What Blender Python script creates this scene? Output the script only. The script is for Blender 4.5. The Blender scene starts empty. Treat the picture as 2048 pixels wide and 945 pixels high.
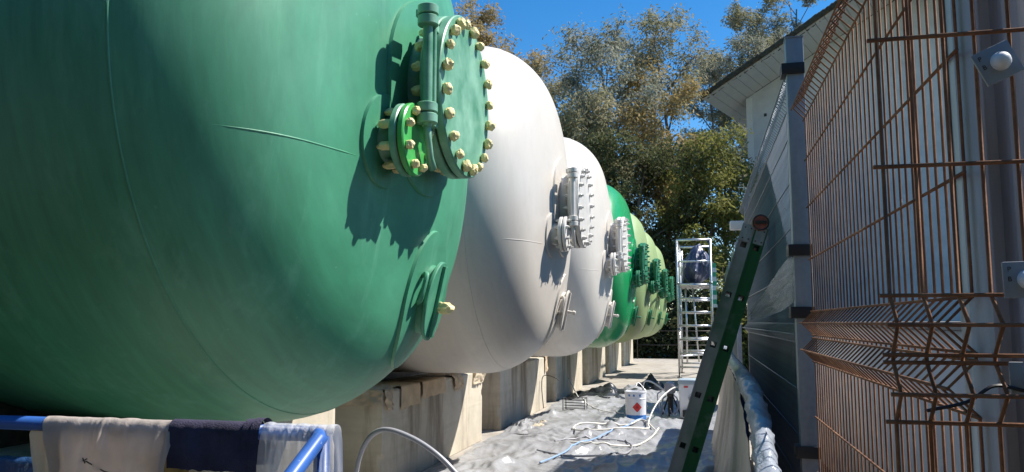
import bpy, math, random
import numpy as np
from mathutils import Vector, Matrix, noise
R = math.radians
random.seed(7); rng = np.random.default_rng(7)
scene = bpy.context.scene
C = scene.collection

# ------------------------------------------------------------------ camera, sky, sun, exposure
EYE = 1.187
cam_d = bpy.data.cameras.new('camera'); cam = bpy.data.objects.new('camera', cam_d); C.objects.link(cam)
cam.location = (0, 0, EYE); cam.rotation_euler = (R(90 + 6.25), 0, R(14.042))
cam_d.sensor_width = 36; cam_d.lens = 27.61; cam_d.clip_start = 0.05; cam_d.clip_end = 2000
scene.camera = cam

SUN = Vector((0.71, 0.30, 1.0)).normalized()          # direction towards the sun
w = bpy.data.worlds.new('World'); scene.world = w; w.use_nodes = True
nt = w.node_tree
sky = nt.nodes.new('ShaderNodeTexSky'); sky.sky_type = 'NISHITA'; sky.sun_disc = False
sky.sun_elevation = math.asin(SUN.z); sky.sun_rotation = math.atan2(SUN.x, SUN.y)
sky.altitude = 600; sky.air_density = 1.0; sky.dust_density = 0.1; sky.ozone_density = 2.0
hsv = nt.nodes.new('ShaderNodeHueSaturation'); hsv.inputs['Saturation'].default_value = 1.4
nt.links.new(sky.outputs[0], hsv.inputs['Color']); nt.links.new(hsv.outputs[0], nt.nodes['Background'].inputs[0])
nt.nodes['Background'].inputs[1].default_value = 0.10
sl = bpy.data.lights.new('sun', 'SUN'); sl.energy = 5.0; sl.angle = R(0.53); sl.color = (1.0, 0.95, 0.87)
so = bpy.data.objects.new('sun', sl); C.objects.link(so); so.location = (20, 12, 30)
so.rotation_euler = SUN.to_track_quat('Z', 'Y').to_euler()
scene.view_settings.view_transform = 'Standard'; scene.view_settings.look = 'None'
scene.view_settings.exposure = 0.82; scene.view_settings.gamma = 1.0

# ------------------------------------------------------------------ helpers: nodes and materials
def nd(nt, t, **kw):
    n = nt.nodes.new(t)
    for k, v in kw.items(): setattr(n, k, v)
    return n
def base_mat(name):
    m = bpy.data.materials.new(name); m.use_nodes = True
    return m, m.node_tree, m.node_tree.nodes['Principled BSDF']
def coords(nt, scale=(1, 1, 1), kind='Object'):
    tc = nd(nt, 'ShaderNodeTexCoord'); mp = nd(nt, 'ShaderNodeMapping')
    mp.inputs['Scale'].default_value = scale
    nt.links.new(tc.outputs[kind], mp.inputs[0]); return mp.outputs[0]
def noise_n(nt, vec, scale, detail=6, rough=.6, dist=0):
    n = nd(nt, 'ShaderNodeTexNoise'); n.inputs['Scale'].default_value = scale; n.inputs['Detail'].default_value = detail
    n.inputs['Roughness'].default_value = rough; n.inputs['Distortion'].default_value = dist
    nt.links.new(vec, n.inputs['Vector']); return n.outputs['Fac']
def ramp(nt, fac, stops):
    r = nd(nt, 'ShaderNodeValToRGB'); e = r.color_ramp.elements
    while len(e) < len(stops): e.new(.5)
    for el, (p, c) in zip(e, stops):
        el.position = p; el.color = (*c, 1) if len(c) == 3 else c
    nt.links.new(fac, r.inputs[0]); return r.outputs['Color']
def mix(nt, fac, a, b, blend='MIX'):
    m = nd(nt, 'ShaderNodeMix', data_type='RGBA', blend_type=blend)
    for sock, v in ((m.inputs[0], fac), (m.inputs[6], a), (m.inputs[7], b)):
        if isinstance(v, (int, float)): sock.default_value = v
        elif isinstance(v, tuple): sock.default_value = (*v, 1)
        else: nt.links.new(v, sock)
    return m.outputs[2]
def bump(nt, bs, h, strength=.2, dist=.01):
    b = nd(nt, 'ShaderNodeBump'); b.inputs['Strength'].default_value = strength; b.inputs['Distance'].default_value = dist
    nt.links.new(h, b.inputs['Height']); nt.links.new(b.outputs[0], bs.inputs['Normal'])
def sc(c, k): return tuple(min(1, v * k) for v in c)
def pmat(name, col, rough=.5, metal=0, nscale=6, amt=.18, bstr=.1, bscale=60, stretch=(1, 1, 1), spec=.5, col2=None):
    m, nt, bs = base_mat(name)
    v = coords(nt, stretch)
    n = noise_n(nt, v, nscale)
    c = ramp(nt, n, [(.3, sc(col, 1 - amt)), (.7, col2 if col2 else sc(col, 1 + amt))])
    nt.links.new(c, bs.inputs['Base Color'])
    bs.inputs['Roughness'].default_value = rough; bs.inputs['Metallic'].default_value = metal
    bs.inputs['Specular IOR Level'].default_value = spec
    if bstr:
        bump(nt, bs, noise_n(nt, v, bscale, 4), bstr, .004)
    return m

def tank_paint(name, col, rough, streak=.15, chalk=.0, chalkcol=(.6, .7, .62)):
    m, nt, bs = base_mat(name)
    v = coords(nt, (7.0, .8, .8)); v2 = coords(nt, (1, 1, 1))
    n1 = noise_n(nt, v, 4.0, 8, .65); n2 = noise_n(nt, v2, 1.1, 6, .6, .4); n3 = noise_n(nt, v2, 55, 3)
    c = ramp(nt, n1, [(.3, sc(col, 1 - streak)), (.72, sc(col, 1 + streak))])
    f = ramp(nt, n2, [(.45, (0, 0, 0)), (.8, (chalk, chalk, chalk))])
    c = mix(nt, f, c, chalkcol)
    vr = coords(nt, (3.2, 3.2, .5)); runs = ramp(nt, noise_n(nt, vr, 2.4, 7, .7, .3), [(.53, (0, 0, 0)), (.74, (chalk, chalk, chalk))])
    c = mix(nt, runs, c, sc(chalkcol, 1.12))
    dirt = ramp(nt, noise_n(nt, v2, 2.7, 8, .7), [(.56, (0, 0, 0)), (.75, (.3, .3, .3))]); c = mix(nt, dirt, c, sc(col, .62))
    # short paint drips and spatter
    sp = ramp(nt, noise_n(nt, v2, 38, 2, .5), [(.755, (0, 0, 0)), (.775, (.5, .5, .5))])
    c = mix(nt, sp, c, sc(chalkcol, .9))
    nt.links.new(c, bs.inputs['Base Color'])
    rr = nd(nt, 'ShaderNodeMapRange'); rr.inputs[3].default_value = rough - .07; rr.inputs[4].default_value = rough + .12
    nt.links.new(n2, rr.inputs[0]); nt.links.new(rr.outputs[0], bs.inputs['Roughness'])
    h = nd(nt, 'ShaderNodeMath', operation='MULTIPLY_ADD'); h.inputs[1].default_value = .35
    nt.links.new(n3, h.inputs[0]); nt.links.new(n1, h.inputs[2])
    bump(nt, bs, h.outputs[0], .10, .004)
    return m

M = {}
M['green1'] = tank_paint('sea green tank paint', (.05, .245, .136), .46, .2, .42, (.14, .37, .255))
M['green1_fit'] = pmat('sea green fitting paint', (.075, .29, .165), .42, nscale=7, amt=.25, col2=(.24, .46, .33))
M['green_cap'] = pmat('vivid green flange paint', (.06, .36, .08), .3, nscale=8, amt=.15)
M['white_t'] = tank_paint('off white tank paint', (.56, .52, .465), .36, .05, .3, (.62, .59, .55))
M['white_fit'] = pmat('off white fitting paint', (.60, .58, .54), .38, nscale=14, amt=.12)
M['green4'] = tank_paint('emerald tank paint', (.012, .27, .085), .22, .10, .12, (.05, .33, .14))
M['green5'] = tank_paint('pale leaf green tank paint', (.25, .345, .15), .42, .08, .25, (.32, .41, .22))
M['green_fit'] = pmat('deep teal green fitting paint', (.02, .17, .08), .4, nscale=14, amt=.25)
M['tape'] = pmat('cream masking tape', (.74, .62, .31), .65, nscale=30, amt=.2, bstr=.35, bscale=90)
M['rust_edge'] = pmat('rusty gasket edge', (.10, .055, .035), .85, nscale=22, amt=.5)
M['gasket'] = pmat('dark gasket', (.02, .025, .022), .8)
def blue_paint():
    m, nt, bs = base_mat('scuffed blue rail paint'); v = coords(nt)
    c = ramp(nt, noise_n(nt, v, 9), [(.3, (.025, .085, .30)), (.7, (.04, .13, .42))])
    f = ramp(nt, noise_n(nt, coords(nt, (1, 1, 2.2)), 42, 3, .6, .5), [(.69, (0, 0, 0)), (.72, (.8, .8, .8))])
    c = mix(nt, f, c, (.55, .60, .68)); nt.links.new(c, bs.inputs['Base Color']); bs.inputs['Roughness'].default_value = .38
    return m
M['blue_rail'] = blue_paint()
M['white_chip'] = pmat('white plastic', (.74, .74, .74), .35, nscale=4, amt=.04, bstr=0)

M['towel'] = pmat('navy towelling', (.045, .04, .075), .95, nscale=9, amt=.45, bstr=1.0, bscale=230)
M['kraft'] = pmat('kraft masking paper', (.50, .38, .25), .8, nscale=7, amt=.16, bstr=.5, bscale=25)

M['rag'] = pmat('ochre rag', (.42, .33, .13), .95, nscale=12, amt=.3, bstr=.6, bscale=60)
M['black_plastic'] = pmat('black plastic film', (.03, .032, .036), .25, nscale=9, amt=.4, bstr=.5, bscale=22)
M['black'] = pmat('black rubber', (.018, .018, .02), .5)
M['dark_steel'] = pmat('dark steel', (.06, .055, .05), .45, .6, nscale=20, amt=.4)
M['alu'] = pmat('aluminium', (.62, .63, .65), .36, .75, nscale=10, amt=.15, stretch=(1, 1, 6))
M['alu_dull'] = pmat('dull grey aluminium', (.33, .34, .36), .45, .5, nscale=14, amt=.25, stretch=(4, 4, 1))
M['navy_tarp'] = pmat('navy tarpaulin', (.05, .06, .11), .4, nscale=4, amt=.3, bstr=.4, bscale=12)
M['hose_white'] = pmat('cream hose', (.66, .64, .58), .4, amt=.1, bstr=0)
M['hose_grey'] = pmat('grey hose', (.30, .30, .33), .35, amt=.15, bstr=0)
M['hose_blue'] = pmat('blue tube', (.25, .38, .62), .35, amt=.12, bstr=0)
M['blue_label'] = pmat('blue print', (.015, .17, .52), .35, amt=.06, bstr=0)
M['red_label'] = pmat('red print', (.62, .03, .03), .35, amt=.08, bstr=0)
M['dark_red'] = pmat('dark red print', (.30, .02, .02), .4, amt=.1, bstr=0)
M['lid_grey'] = pmat('grey blue lid', (.36, .43, .47), .4, amt=.08, bstr=0)
M['tin_white'] = pmat('white enamel tin', (.72, .73, .76), .25, nscale=5, amt=.05, bstr=0)
M['tape_green'] = pmat('green barrier tape', (.05, .36, .22), .5, amt=.1, bstr=0)
M['moss'] = pmat('mossy tile', (.055, .05, .03), .95, nscale=16, amt=.6, bstr=.8, bscale=30)
M['tile'] = pmat('old clay tile', (.24, .16, .11), .9, nscale=5, amt=.3, bstr=.5, bscale=30)
M['mortar'] = pmat('white mortar', (.7, .68, .64), .9, amt=.1)
M['house_white'] = pmat('white render', (.60, .61, .59), .85, nscale=1.6, amt=.12, bstr=.2, bscale=40)
M['soffit'] = pmat('white soffit board', (.74, .75, .71), .6, nscale=2, amt=.05, bstr=0)
M['wire_galv'] = pmat('galvanised wire', (.22, .24, .27), .45, .4, nscale=30, amt=.2, bstr=0)

def film(name, col, rough, transl=.3, bstr=.5, bscale=14, alpha=None):
    m, nt, bs = base_mat(name)
    v = coords(nt)
    n = noise_n(nt, v, 5, 6)
    c = ramp(nt, n, [(.3, sc(col, .82)), (.7, sc(col, 1.15))])
    nt.links.new(c, bs.inputs['Base Color']); bs.inputs['Roughness'].default_value = rough
    bump(nt, bs, noise_n(nt, v, bscale, 5, .6, .6), bstr, .02)
    tr = nd(nt, 'ShaderNodeBsdfTranslucent'); nt.links.new(c, tr.inputs[0])
    mx = nd(nt, 'ShaderNodeMixShader'); mx.inputs[0].default_value = transl
    nt.links.new(bs.outputs[0], mx.inputs[1]); nt.links.new(tr.outputs[0], mx.inputs[2])
    out = nt.nodes['Material Output']; last = mx.outputs[0]
    if alpha is not None:
        tp = nd(nt, 'ShaderNodeBsdfTransparent'); m2 = nd(nt, 'ShaderNodeMixShader'); m2.inputs[0].default_value = alpha
        nt.links.new(tp.outputs[0], m2.inputs[1]); nt.links.new(last, m2.inputs[2]); last = m2.outputs[0]
    nt.links.new(last, out.inputs[0]); return m
M['floor_film'] = film('grey floor film', (.29, .292, .30), .28, 0, .45, 9)
M['rail_film'] = film('blue grey rail film', (.34, .37, .42), .22, .08, .5, 20)
M['drape_film'] = film('beige drape film', (.42, .38, .33), .35, .12, .6, 9)
M['fence_sheet'] = film('blue grey debris sheet', (.085, .11, .145), .55, .0, .25, 8)
M['paper_pale_lit'] = film('pale and sun-toned masking paper', (.62, .53, .40), .8, .35, .5, 20)  # paler than kraft; also paints sunlight into papers on the near plinth edge
M['cloth'] = film('cream work cloth', (.66, .57, .49), .9, .5, .35, 14)
M['clear_film'] = film('clear plastic film', (.75, .75, .76), .2, .3, .5, 16, .62)
M['thin_film'] = film('thin clear film', (.25, .29, .34), .2, .1, .6, 12, .55)

def concrete(name, col, stain):
    m, nt, bs = base_mat(name)
    v = coords(nt); vs = coords(nt, (3.1, 2.3, .45)); vb = coords(nt, (.6, .6, 16))
    n1 = noise_n(nt, v, 3, 8, .65); n2 = noise_n(nt, vs, 1.3, 6, .6); n3 = noise_n(nt, v, 45, 5, .7); n4 = noise_n(nt, vb, 1, 3)
    c = ramp(nt, n1, [(.3, sc(col, .8)), (.7, sc(col, 1.12))])
    c = mix(nt, ramp(nt, n2, [(.50, (0, 0, 0)), (.66, (.8, .8, .8))]), c, stain)
    c = mix(nt, ramp(nt, n4, [(.5, (0, 0, 0)), (.75, (.3, .3, .3))]), c, sc(col, .6))
    c = mix(nt, ramp(nt, n3, [(.66, (0, 0, 0)), (.74, (.6, .6, .6))]), c, sc(col, .4))
    nt.links.new(c, bs.inputs['Base Color']); bs.inputs['Roughness'].default_value = .9
    bump(nt, bs, n3, .35, .006); return m
M['plinth'] = concrete('stained formed concrete', (.52, .465, .37), (.15, .11, .075))
M['slab'] = concrete('walkway concrete', (.36, .33, .29), (.22, .19, .16))
M['ground'] = concrete('dark asphalt yard', (.055, .05, .044), (.035, .03, .026))

def rust_mat():
    m, nt, bs = base_mat('rusty wire')
    v = coords(nt, (1, 1, 1), 'Object'); oi = nd(nt, 'ShaderNodeObjectInfo')
    ad = nd(nt, 'ShaderNodeVectorMath', operation='ADD'); nt.links.new(v, ad.inputs[0]); nt.links.new(oi.outputs['Location'], ad.inputs[1])
    n = noise_n(nt, ad.outputs[0], 7, 8, .7); n2 = noise_n(nt, ad.outputs[0], 60, 4, .7)
    c = ramp(nt, n, [(.28, (.07, .03, .018)), (.45, (.19, .078, .035)), (.6, (.31, .14, .062)), (.78, (.36, .27, .20))])
    c = mix(nt, ramp(nt, n2, [(.4, (0, 0, 0)), (.75, (.6, .6, .6))]), c, (.09, .04, .02))
    nt.links.new(c, bs.inputs['Base Color']); bs.inputs['Roughness'].default_value = .82
    bump(nt, bs, n2, .5, .002); return m
M['rust'] = rust_mat()
def galv_mat():
    m, nt, bs = base_mat('spangled galvanised steel')
    v = coords(nt)
    vo = nd(nt, 'ShaderNodeTexVoronoi'); vo.inputs['Scale'].default_value = 45; nt.links.new(v, vo.inputs['Vector'])
    n = noise_n(nt, coords(nt, (3, 3, .6)), 3, 6)
    c = ramp(nt, n, [(.3, (.20, .22, .25)), (.7, (.34, .36, .39))])
    c = mix(nt, ramp(nt, vo.outputs['Distance'], [(.2, (0, 0, 0)), (.7, (.10, .10, .10))]), c, (.5, .52, .55))
    nt.links.new(c, bs.inputs['Base Color']); bs.inputs['Metallic'].default_value = .3; bs.inputs['Roughness'].default_value = .55
    return m
M['galv'] = galv_mat()
def ladder_green():
    m, nt, bs = base_mat('green overspray on aluminium')
    v = coords(nt, (1, 1, 1)); n = noise_n(nt, v, 2.6, 5, .6); n2 = noise_n(nt, coords(nt, (9, 9, 1)), 6, 5)
    f = ramp(nt, n, [(.36, (.12, .12, .12)), (.52, (1, 1, 1))])
    c = mix(nt, f, (.24, .25, .26), (.010, .105, .036)); c = mix(nt, ramp(nt, n2, [(.6, (0, 0, 0)), (.8, (.25, .25, .25))]), c, (.3, .32, .33))
    nt.links.new(c, bs.inputs['Base Color']); bs.inputs['Roughness'].default_value = .42; bs.inputs['Metallic'].default_value = .2; return m
M['ladder_green'] = ladder_green()
def ladder_alu():
    m, nt, bs = base_mat('aluminium with green overspray patches')
    v = coords(nt, (1, 1, 1)); n = noise_n(nt, v, 1.9, 5, .6)
    f = ramp(nt, n, [(.5, (0, 0, 0)), (.66, (.8, .8, .8))])
    c = mix(nt, f, (.32, .32, .33), (.03, .13, .06))
    nt.links.new(c, bs.inputs['Base Color']); bs.inputs['Roughness'].default_value = .42; bs.inputs['Metallic'].default_value = .35; return m
M['ladder_alu'] = ladder_alu()

def leaf_mat(name, c1, c2, c3):
    m, nt, bs = base_mat(name)
    n = noise_n(nt, coords(nt), .55, 4); n2 = noise_n(nt, coords(nt), 9, 2)
    c = ramp(nt, n, [(.32, c1), (.5, c2), (.68, c3)])
    c = mix(nt, ramp(nt, n2, [(.4, (0, 0, 0)), (.7, (.6, .6, .6))]), c, sc(c3, 1.15))
    nt.links.new(c, bs.inputs['Base Color']); bs.inputs['Roughness'].default_value = .75; bs.inputs['Specular IOR Level'].default_value = .2
    tr = nd(nt, 'ShaderNodeBsdfTranslucent'); nt.links.new(c, tr.inputs[0])
    mx = nd(nt, 'ShaderNodeMixShader'); mx.inputs[0].default_value = .4
    nt.links.new(bs.outputs[0], mx.inputs[1]); nt.links.new(tr.outputs[0], mx.inputs[2])
    nt.links.new(mx.outputs[0], nt.nodes['Material Output'].inputs[0]); return m
M['leaf_olive'] = leaf_mat('olive eucalyptus leaves', (0.139, 0.155, 0.078), (0.248, 0.240, 0.139), (0.373, 0.342, 0.217))
M['leaf_brown'] = leaf_mat('golden brown leaves', (0.186, 0.147, 0.062), (0.327, 0.248, 0.101), (0.451, 0.350, 0.171))
M['leaf_grey'] = leaf_mat('grey green leaves', (0.124, 0.147, 0.101), (0.225, 0.240, 0.178), (0.358, 0.358, 0.287))
M['leaf_dark'] = leaf_mat('dark green leaves', (0.041, 0.054, 0.027), (0.081, 0.095, 0.041), (0.149, 0.155, 0.068))
M['leaf_yellow'] = leaf_mat('yellow green leaves', (0.095, 0.115, 0.027), (0.176, 0.182, 0.047), (0.270, 0.257, 0.081))
M['bark'] = pmat('grey bark', (.17, .145, .12), .9, nscale=3, amt=.35, bstr=.4, bscale=20, stretch=(3, 3, .5))

# ------------------------------------------------------------------ helpers: meshes and objects
def mesh(name, v, f, mat=None, smooth=False):
    me = bpy.data.meshes.new(name); me.from_pydata([tuple(p) for p in v], [], f); me.update()
    if mat is not None: me.materials.append(mat)
    if smooth: me.polygons.foreach_set('use_smooth', [True] * len(me.polygons))
    return me
def link(name, me, parent=None, loc=None, mat=None):
    o = bpy.data.objects.new(name, me); C.objects.link(o)
    if parent is not None: o.parent = parent
    if loc is not None: o.location = loc
    if mat is not None:
        o.material_slots[0].link = 'OBJECT'; o.material_slots[0].material = mat
    return o
def tag(o, label, cat, group=None):
    o['label'] = label; o['category'] = cat
    if group: o['group'] = group
    return o
def struct(o): o['kind'] = 'structure'; return o
def thing(name, loc, label, cat, group=None):
    o = bpy.data.objects.new(name, None); C.objects.link(o); o.location = loc; o.empty_display_size = .1
    return tag(o, label, cat, group)
class MB:
    def __init__(s): s.v = []; s.f = []
    def add(s, v, f):
        n = len(s.v); s.v += [tuple(p) for p in v]; s.f += [tuple(i + n for i in q) for q in f]; return s
    def box(s, a, b, bev=0.0):
        (x0, y0, z0), (x1, y1, z1) = a, b
        if bev <= 0:
            v = [(x0,y0,z0),(x1,y0,z0),(x1,y1,z0),(x0,y1,z0),(x0,y0,z1),(x1,y0,z1),(x1,y1,z1),(x0,y1,z1)]
            f = [(0,3,2,1),(4,5,6,7),(0,1,5,4),(1,2,6,5),(2,3,7,6),(3,0,4,7)]
            return s.add(v, f)
        import bmesh
        bm = bmesh.new(); bmesh.ops.create_cube(bm, size=1)
        for q in bm.verts: q.co = Vector(((x0+x1)/2 + q.co.x*(x1-x0), (y0+y1)/2 + q.co.y*(y1-y0), (z0+z1)/2 + q.co.z*(z1-z0)))
        bmesh.ops.bevel(bm, geom=bm.edges[:], offset=bev, segments=2, affect='EDGES', profile=.6)
        bm.verts.index_update()
        s.add([q.co[:] for q in bm.verts], [tuple(q.index for q in p.verts) for p in bm.faces]); bm.free(); return s
    def tube(s, pts, r, seg=8, caps=True):
        pts = [Vector(p) for p in pts]; n = len(pts); rs = r if hasattr(r, '__len__') else [r] * n
        t0 = (pts[1] - pts[0]).normalized(); ref = Vector((0, 0, 1)) if abs(t0.z) < .9 else Vector((1, 0, 0))
        nn = t0.cross(ref).normalized(); v = []; prev = t0
        for i in range(n):
            if i == 0: t = t0
            elif i == n - 1: t = (pts[i] - pts[i-1]).normalized()
            else: t = ((pts[i+1] - pts[i]).normalized() + (pts[i] - pts[i-1]).normalized()).normalized()
            if t.length < .5: t = prev
            nn = (nn - t * nn.dot(t)).normalized(); b = t.cross(nn); prev = t
            for k in range(seg):
                a = 2 * math.pi * k / seg; v.append(pts[i] + (nn * math.cos(a) + b * math.sin(a)) * rs[i])
        f = [(i*seg+k, i*seg+(k+1) % seg, (i+1)*seg+(k+1) % seg, (i+1)*seg+k) for i in range(n-1) for k in range(seg)]
        if caps: f += [tuple(range(seg))[::-1], tuple((n-1)*seg + k for k in range(seg))]
        return s.add(v, f)
    def lathe(s, prof, seg=32, axis='Z', org=(0, 0, 0)):
        v = []
        for (h, r) in prof:
            for k in range(seg):
                a = 2 * math.pi * k / seg; c, d = r * math.cos(a), r * math.sin(a)
                p = (c, d, h) if axis == 'Z' else (h, c, d) if axis == 'X' else (d, h, c)
                v.append((p[0] + org[0], p[1] + org[1], p[2] + org[2]))
        n = len(prof)
        f = [(i*seg+k, i*seg+(k+1) % seg, (i+1)*seg+(k+1) % seg, (i+1)*seg+k) for i in range(n-1) for k in range(seg)]
        if prof[0][1] > 1e-6: f.append(tuple(range(seg))[::-1])
        if prof[-1][1] > 1e-6: f.append(tuple((n-1)*seg + k for k in range(seg)))
        return s.add(v, f)
    def grid(s, P):
        n, m = len(P), len(P[0])
        return s.add([p for row in P for p in row], [(i*m+j, i*m+j+1, (i+1)*m+j+1, (i+1)*m+j) for i in range(n-1) for j in range(m-1)])
    def me(s, name, mat, smooth=False): return mesh(name, s.v, s.f, mat, smooth)
    def obj(s, name, mat, parent=None, smooth=False, loc=None): return link(name, s.me(name, mat, smooth), parent, loc)
def fix_normals(me):
    import bmesh
    bm = bmesh.new(); bm.from_mesh(me); bmesh.ops.recalc_face_normals(bm, faces=bm.faces[:]); bm.to_mesh(me); bm.free()
def autosmooth(me, ang=35):
    me.polygons.foreach_set('use_smooth', [True] * len(me.polygons))
    try: me.set_sharp_from_angle(angle=R(ang))
    except Exception: pass
def N(x, y=0, z=0): return noise.noise(Vector((x, y, z)))
def fbm(x, y, z=0, o=4):
    a, s_, k = 0, 1, 1
    for i in range(o): a += s_ * N(x*k, y*k, z*k + i*7.3); s_ *= .5; k *= 2.03
    return a
def spline(pts, n=8):
    P = [Vector(p) for p in pts]; P = [P[0]*2 - P[1]] + P + [P[-1]*2 - P[-2]]; out = []
    for i in range(1, len(P) - 2):
        a, b, c, d = P[i-1:i+3]
        for k in range(n):
            t = k / n
            out.append(.5*((2*b) + (c-a)*t + (2*a-5*b+4*c-d)*t*t + (3*b-a-3*c+d)*t**3))
    out.append(P[-2]); return out

# ------------------------------------------------------------------ the ground, walkway, steps
g = MB().box((-300, -60, -1.0), (300, 500, -.52)); struct(g.obj('ground', M['ground']))
g = MB().box((-2.9, 1.72, -.6), (.62, 26.2, 0.0), .01); struct(g.obj('walkway', M['slab']))
g = MB().box((-9.0, 1.9, -.6), (-2.88, 27.0, -.03)); struct(g.obj('gravel_bed', M['ground']))
g = MB()
for k in range(3): g.box((-.93, 1.717 - .30*(k+1), -.6), (.30, 1.717 - .30*k, -.17*(k+1)), .008)
struct(g.obj('steps', M['slab']))

# ------------------------------------------------------------------ the tanks
TR, TL, TK, XA, TZ = 1.365, 4.0, .60, -1.14, 2.13
tb = TR - TK; ta = TL - TK; tcz = math.sqrt(ta*ta - tb*tb); th0 = math.asin(tb/ta); r0 = TL*math.sin(th0)
def head_dx(r):
    if r <= r0: return TL - math.sqrt(TL*TL - r*r)
    return TL - tcz - math.sqrt(max(TK*TK - (min(r, TR) - tb)**2, 0))
DEPTH = TL - tcz
def head_pt(y, z, off=0.0):
    r = math.hypot(y, z); x = XA - head_dx(r)
    e = 1e-3; s = (head_dx(min(r + e, TR-1e-4)) - head_dx(max(r - e, 0))) / (2*e)
    n = Vector((1, s*y/max(r, 1e-6), s*z/max(r, 1e-6))).normalized()
    return Vector((x, y, TZ + z)) + n*off, n
# shell
SEG = 144; prof = [(XA, .0005)]
for i in range(1, 25): t = th0*i/24; prof.append((XA - (TL - TL*math.cos(t)), TL*math.sin(t)))
for i in range(1, 25): t = th0 + (math.pi/2 - th0)*i/24; prof.append((XA - (TL - tcz - TK*math.cos(t)), tb + TK*math.sin(t)))
XT = XA - DEPTH; XE = -6.6
for i in range(1, 9): prof.append((XT + (XE - XT)*i/8, TR))
prof += [(XE - (q[0]*-1 + XA) if False else XE - (DEPTH - (XA - q[0])), q[1]) for q in reversed(prof[:48])]
sh = MB().lathe(prof, SEG, 'X', (0, 0, TZ)).me('shell', M['green1'], True); fix_normals(sh)
def ringtube(x, r, t):
    pts = [(x, r*math.cos(a), TZ + r*math.sin(a)) for a in np.linspace(0, 2*math.pi, 121)]
    return pts
seam_me = MB().tube([(XA - head_dx(1.325), 1.3222*math.cos(a), TZ + 1.3222*math.sin(a)) for a in np.linspace(0, 2*math.pi, 121)], .0055, 6, False).me('weld_seam', M['green1'], True)
seam2_me = MB().tube(ringtube(XT - 2.2, TR + .0005, 0), .0065, 6, False).me('weld_seam', M['green1'], True)
hs = [head_pt(y, -.345 + .02*y, -.0022)[0] for y in np.linspace(-1.17, -.50, 40)]
hseam_me = MB().tube(hs, [.0042*min(1, .3 + 3*min(k, 39 - k)/39) + .0004*N(k*1.7) for k in range(40)], 6, False).me('weld_seam', M['green1'], True)
def pad(yc, zc, ra, rb, th, name, squash=1.0):
    mb = MB(); n = 56; rows = []
    for (rr, off) in ((rb + .004, .0005), (rb, th), ((ra+rb)/2, th), (ra, th), (ra, 0)):
        row = []
        for k in range(n + 1):
            a = 2*math.pi*k/n; row.append(head_pt(yc + rr*math.cos(a)*squash, zc + rr*math.sin(a), off)[0])
        rows.append(row)
    me = mb.grid(rows).me(name, M['green1_fit']); fix_normals(me); autosmooth(me, 30); return me
# manhole (axis X)
MR, MF = .34, -.972                       # flange radius, face of the cover
pad_m = pad(0, 0, .20, .41, .014, 'reinforcing_pad')
neck_m = MB().lathe([(XA - .06, .265), (MF - .086, .265)], 64, 'X', (0, 0, TZ)).me('neck', M['green1_fit'], True)
def disc_me(x0, x1, r, seg, name, mat, org):
    b = .005
    me = MB().lathe([(x0, r - b), (x0 + b, r), (x1 - b, r), (x1, r - b)], seg, 'X', org).me(name, mat); fix_normals(me); autosmooth(me, 30); return me
fl_m = disc_me(MF - .086, MF - .046, MR, 72, 'flange', M['green1_fit'], (0, 0, TZ))
gk_m = disc_me(MF - .046, MF - .038, MR - .012, 72, 'gasket', M['rust_edge'], (0, 0, TZ))
cv_m = disc_me(MF - .038, MF, MR, 72, 'cover', M['green1_fit'], (0, 0, TZ))
# nozzle
NY, NZ, NR, NF = -.39, -.265, .137, -1.045
pad_n = pad(NY, NZ, .085, .175, .012, 'reinforcing_pad')
neck_n = MB().lathe([(-1.26, .085), (NF - .058, .085)], 40, 'X', (0, NY, TZ + NZ)).me('neck', M['green1_fit'], True)
fl_n = disc_me(NF - .058, NF - .030, NR, 48, 'flange', M['green1_fit'], (0, NY, TZ + NZ))
gk_n = disc_me(NF - .030, NF - .025, NR - .008, 48, 'gasket', M['rust_edge'], (0, NY, TZ + NZ))
cv_n = disc_me(NF - .025, NF, NR, 48, 'cover', M['green_cap'], (0, NY, TZ + NZ))
# bolts (mesh around the origin, axis X)
def lump(seed, r):
    import bmesh
    bm = bmesh.new(); bmesh.ops.create_icosphere(bm, subdivisions=3, radius=1)
    for q in bm.verts:
        p = q.co.copy(); k = .93 + .26*N(p.x*1.3 + seed, p.y*1.3, p.z*1.3) + .22*(.5 - abs(N(p.x*2.6, p.y*2.6 + seed, p.z*2.6))*1.6) + .10*N(p.x*6, p.y*6, p.z*6 + seed)
        q.co = Vector((p.x*1.0*k, p.y*1.0*k, p.z*1.0*k))*r
    me = bpy.data.meshes.new('bolt'); bm.to_mesh(me); bm.free(); me.materials.append(M['tape'])
    autosmooth(me, 32); return me
lumps = [lump(i*3.7, .0235) for i in range(10)]; lumps_s = [lump(i*2.9 + 40, .0175) for i in range(4)]
lumps_b = [lump(i*2.1 + 70, .021) for i in range(4)]
def bolt_me(r, h, back):
    mb = MB(); mb.lathe([(.0, r), (h*.62, r), (h*.7, r*.85)], 6, 'X'); mb.lathe([(-back - h*1.1, r*.55), (h*1.15, r*.55)], 8, 'X')
    mb.lathe([(-back - h*.62, r), (-back, r)], 6, 'X')
    me = mb.me('bolt', M['white_fit']); fix_normals(me); return me
bolt_b = bolt_me(.0175, .034, .086); bolt_s = bolt_me(.0145, .028, .058)
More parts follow.
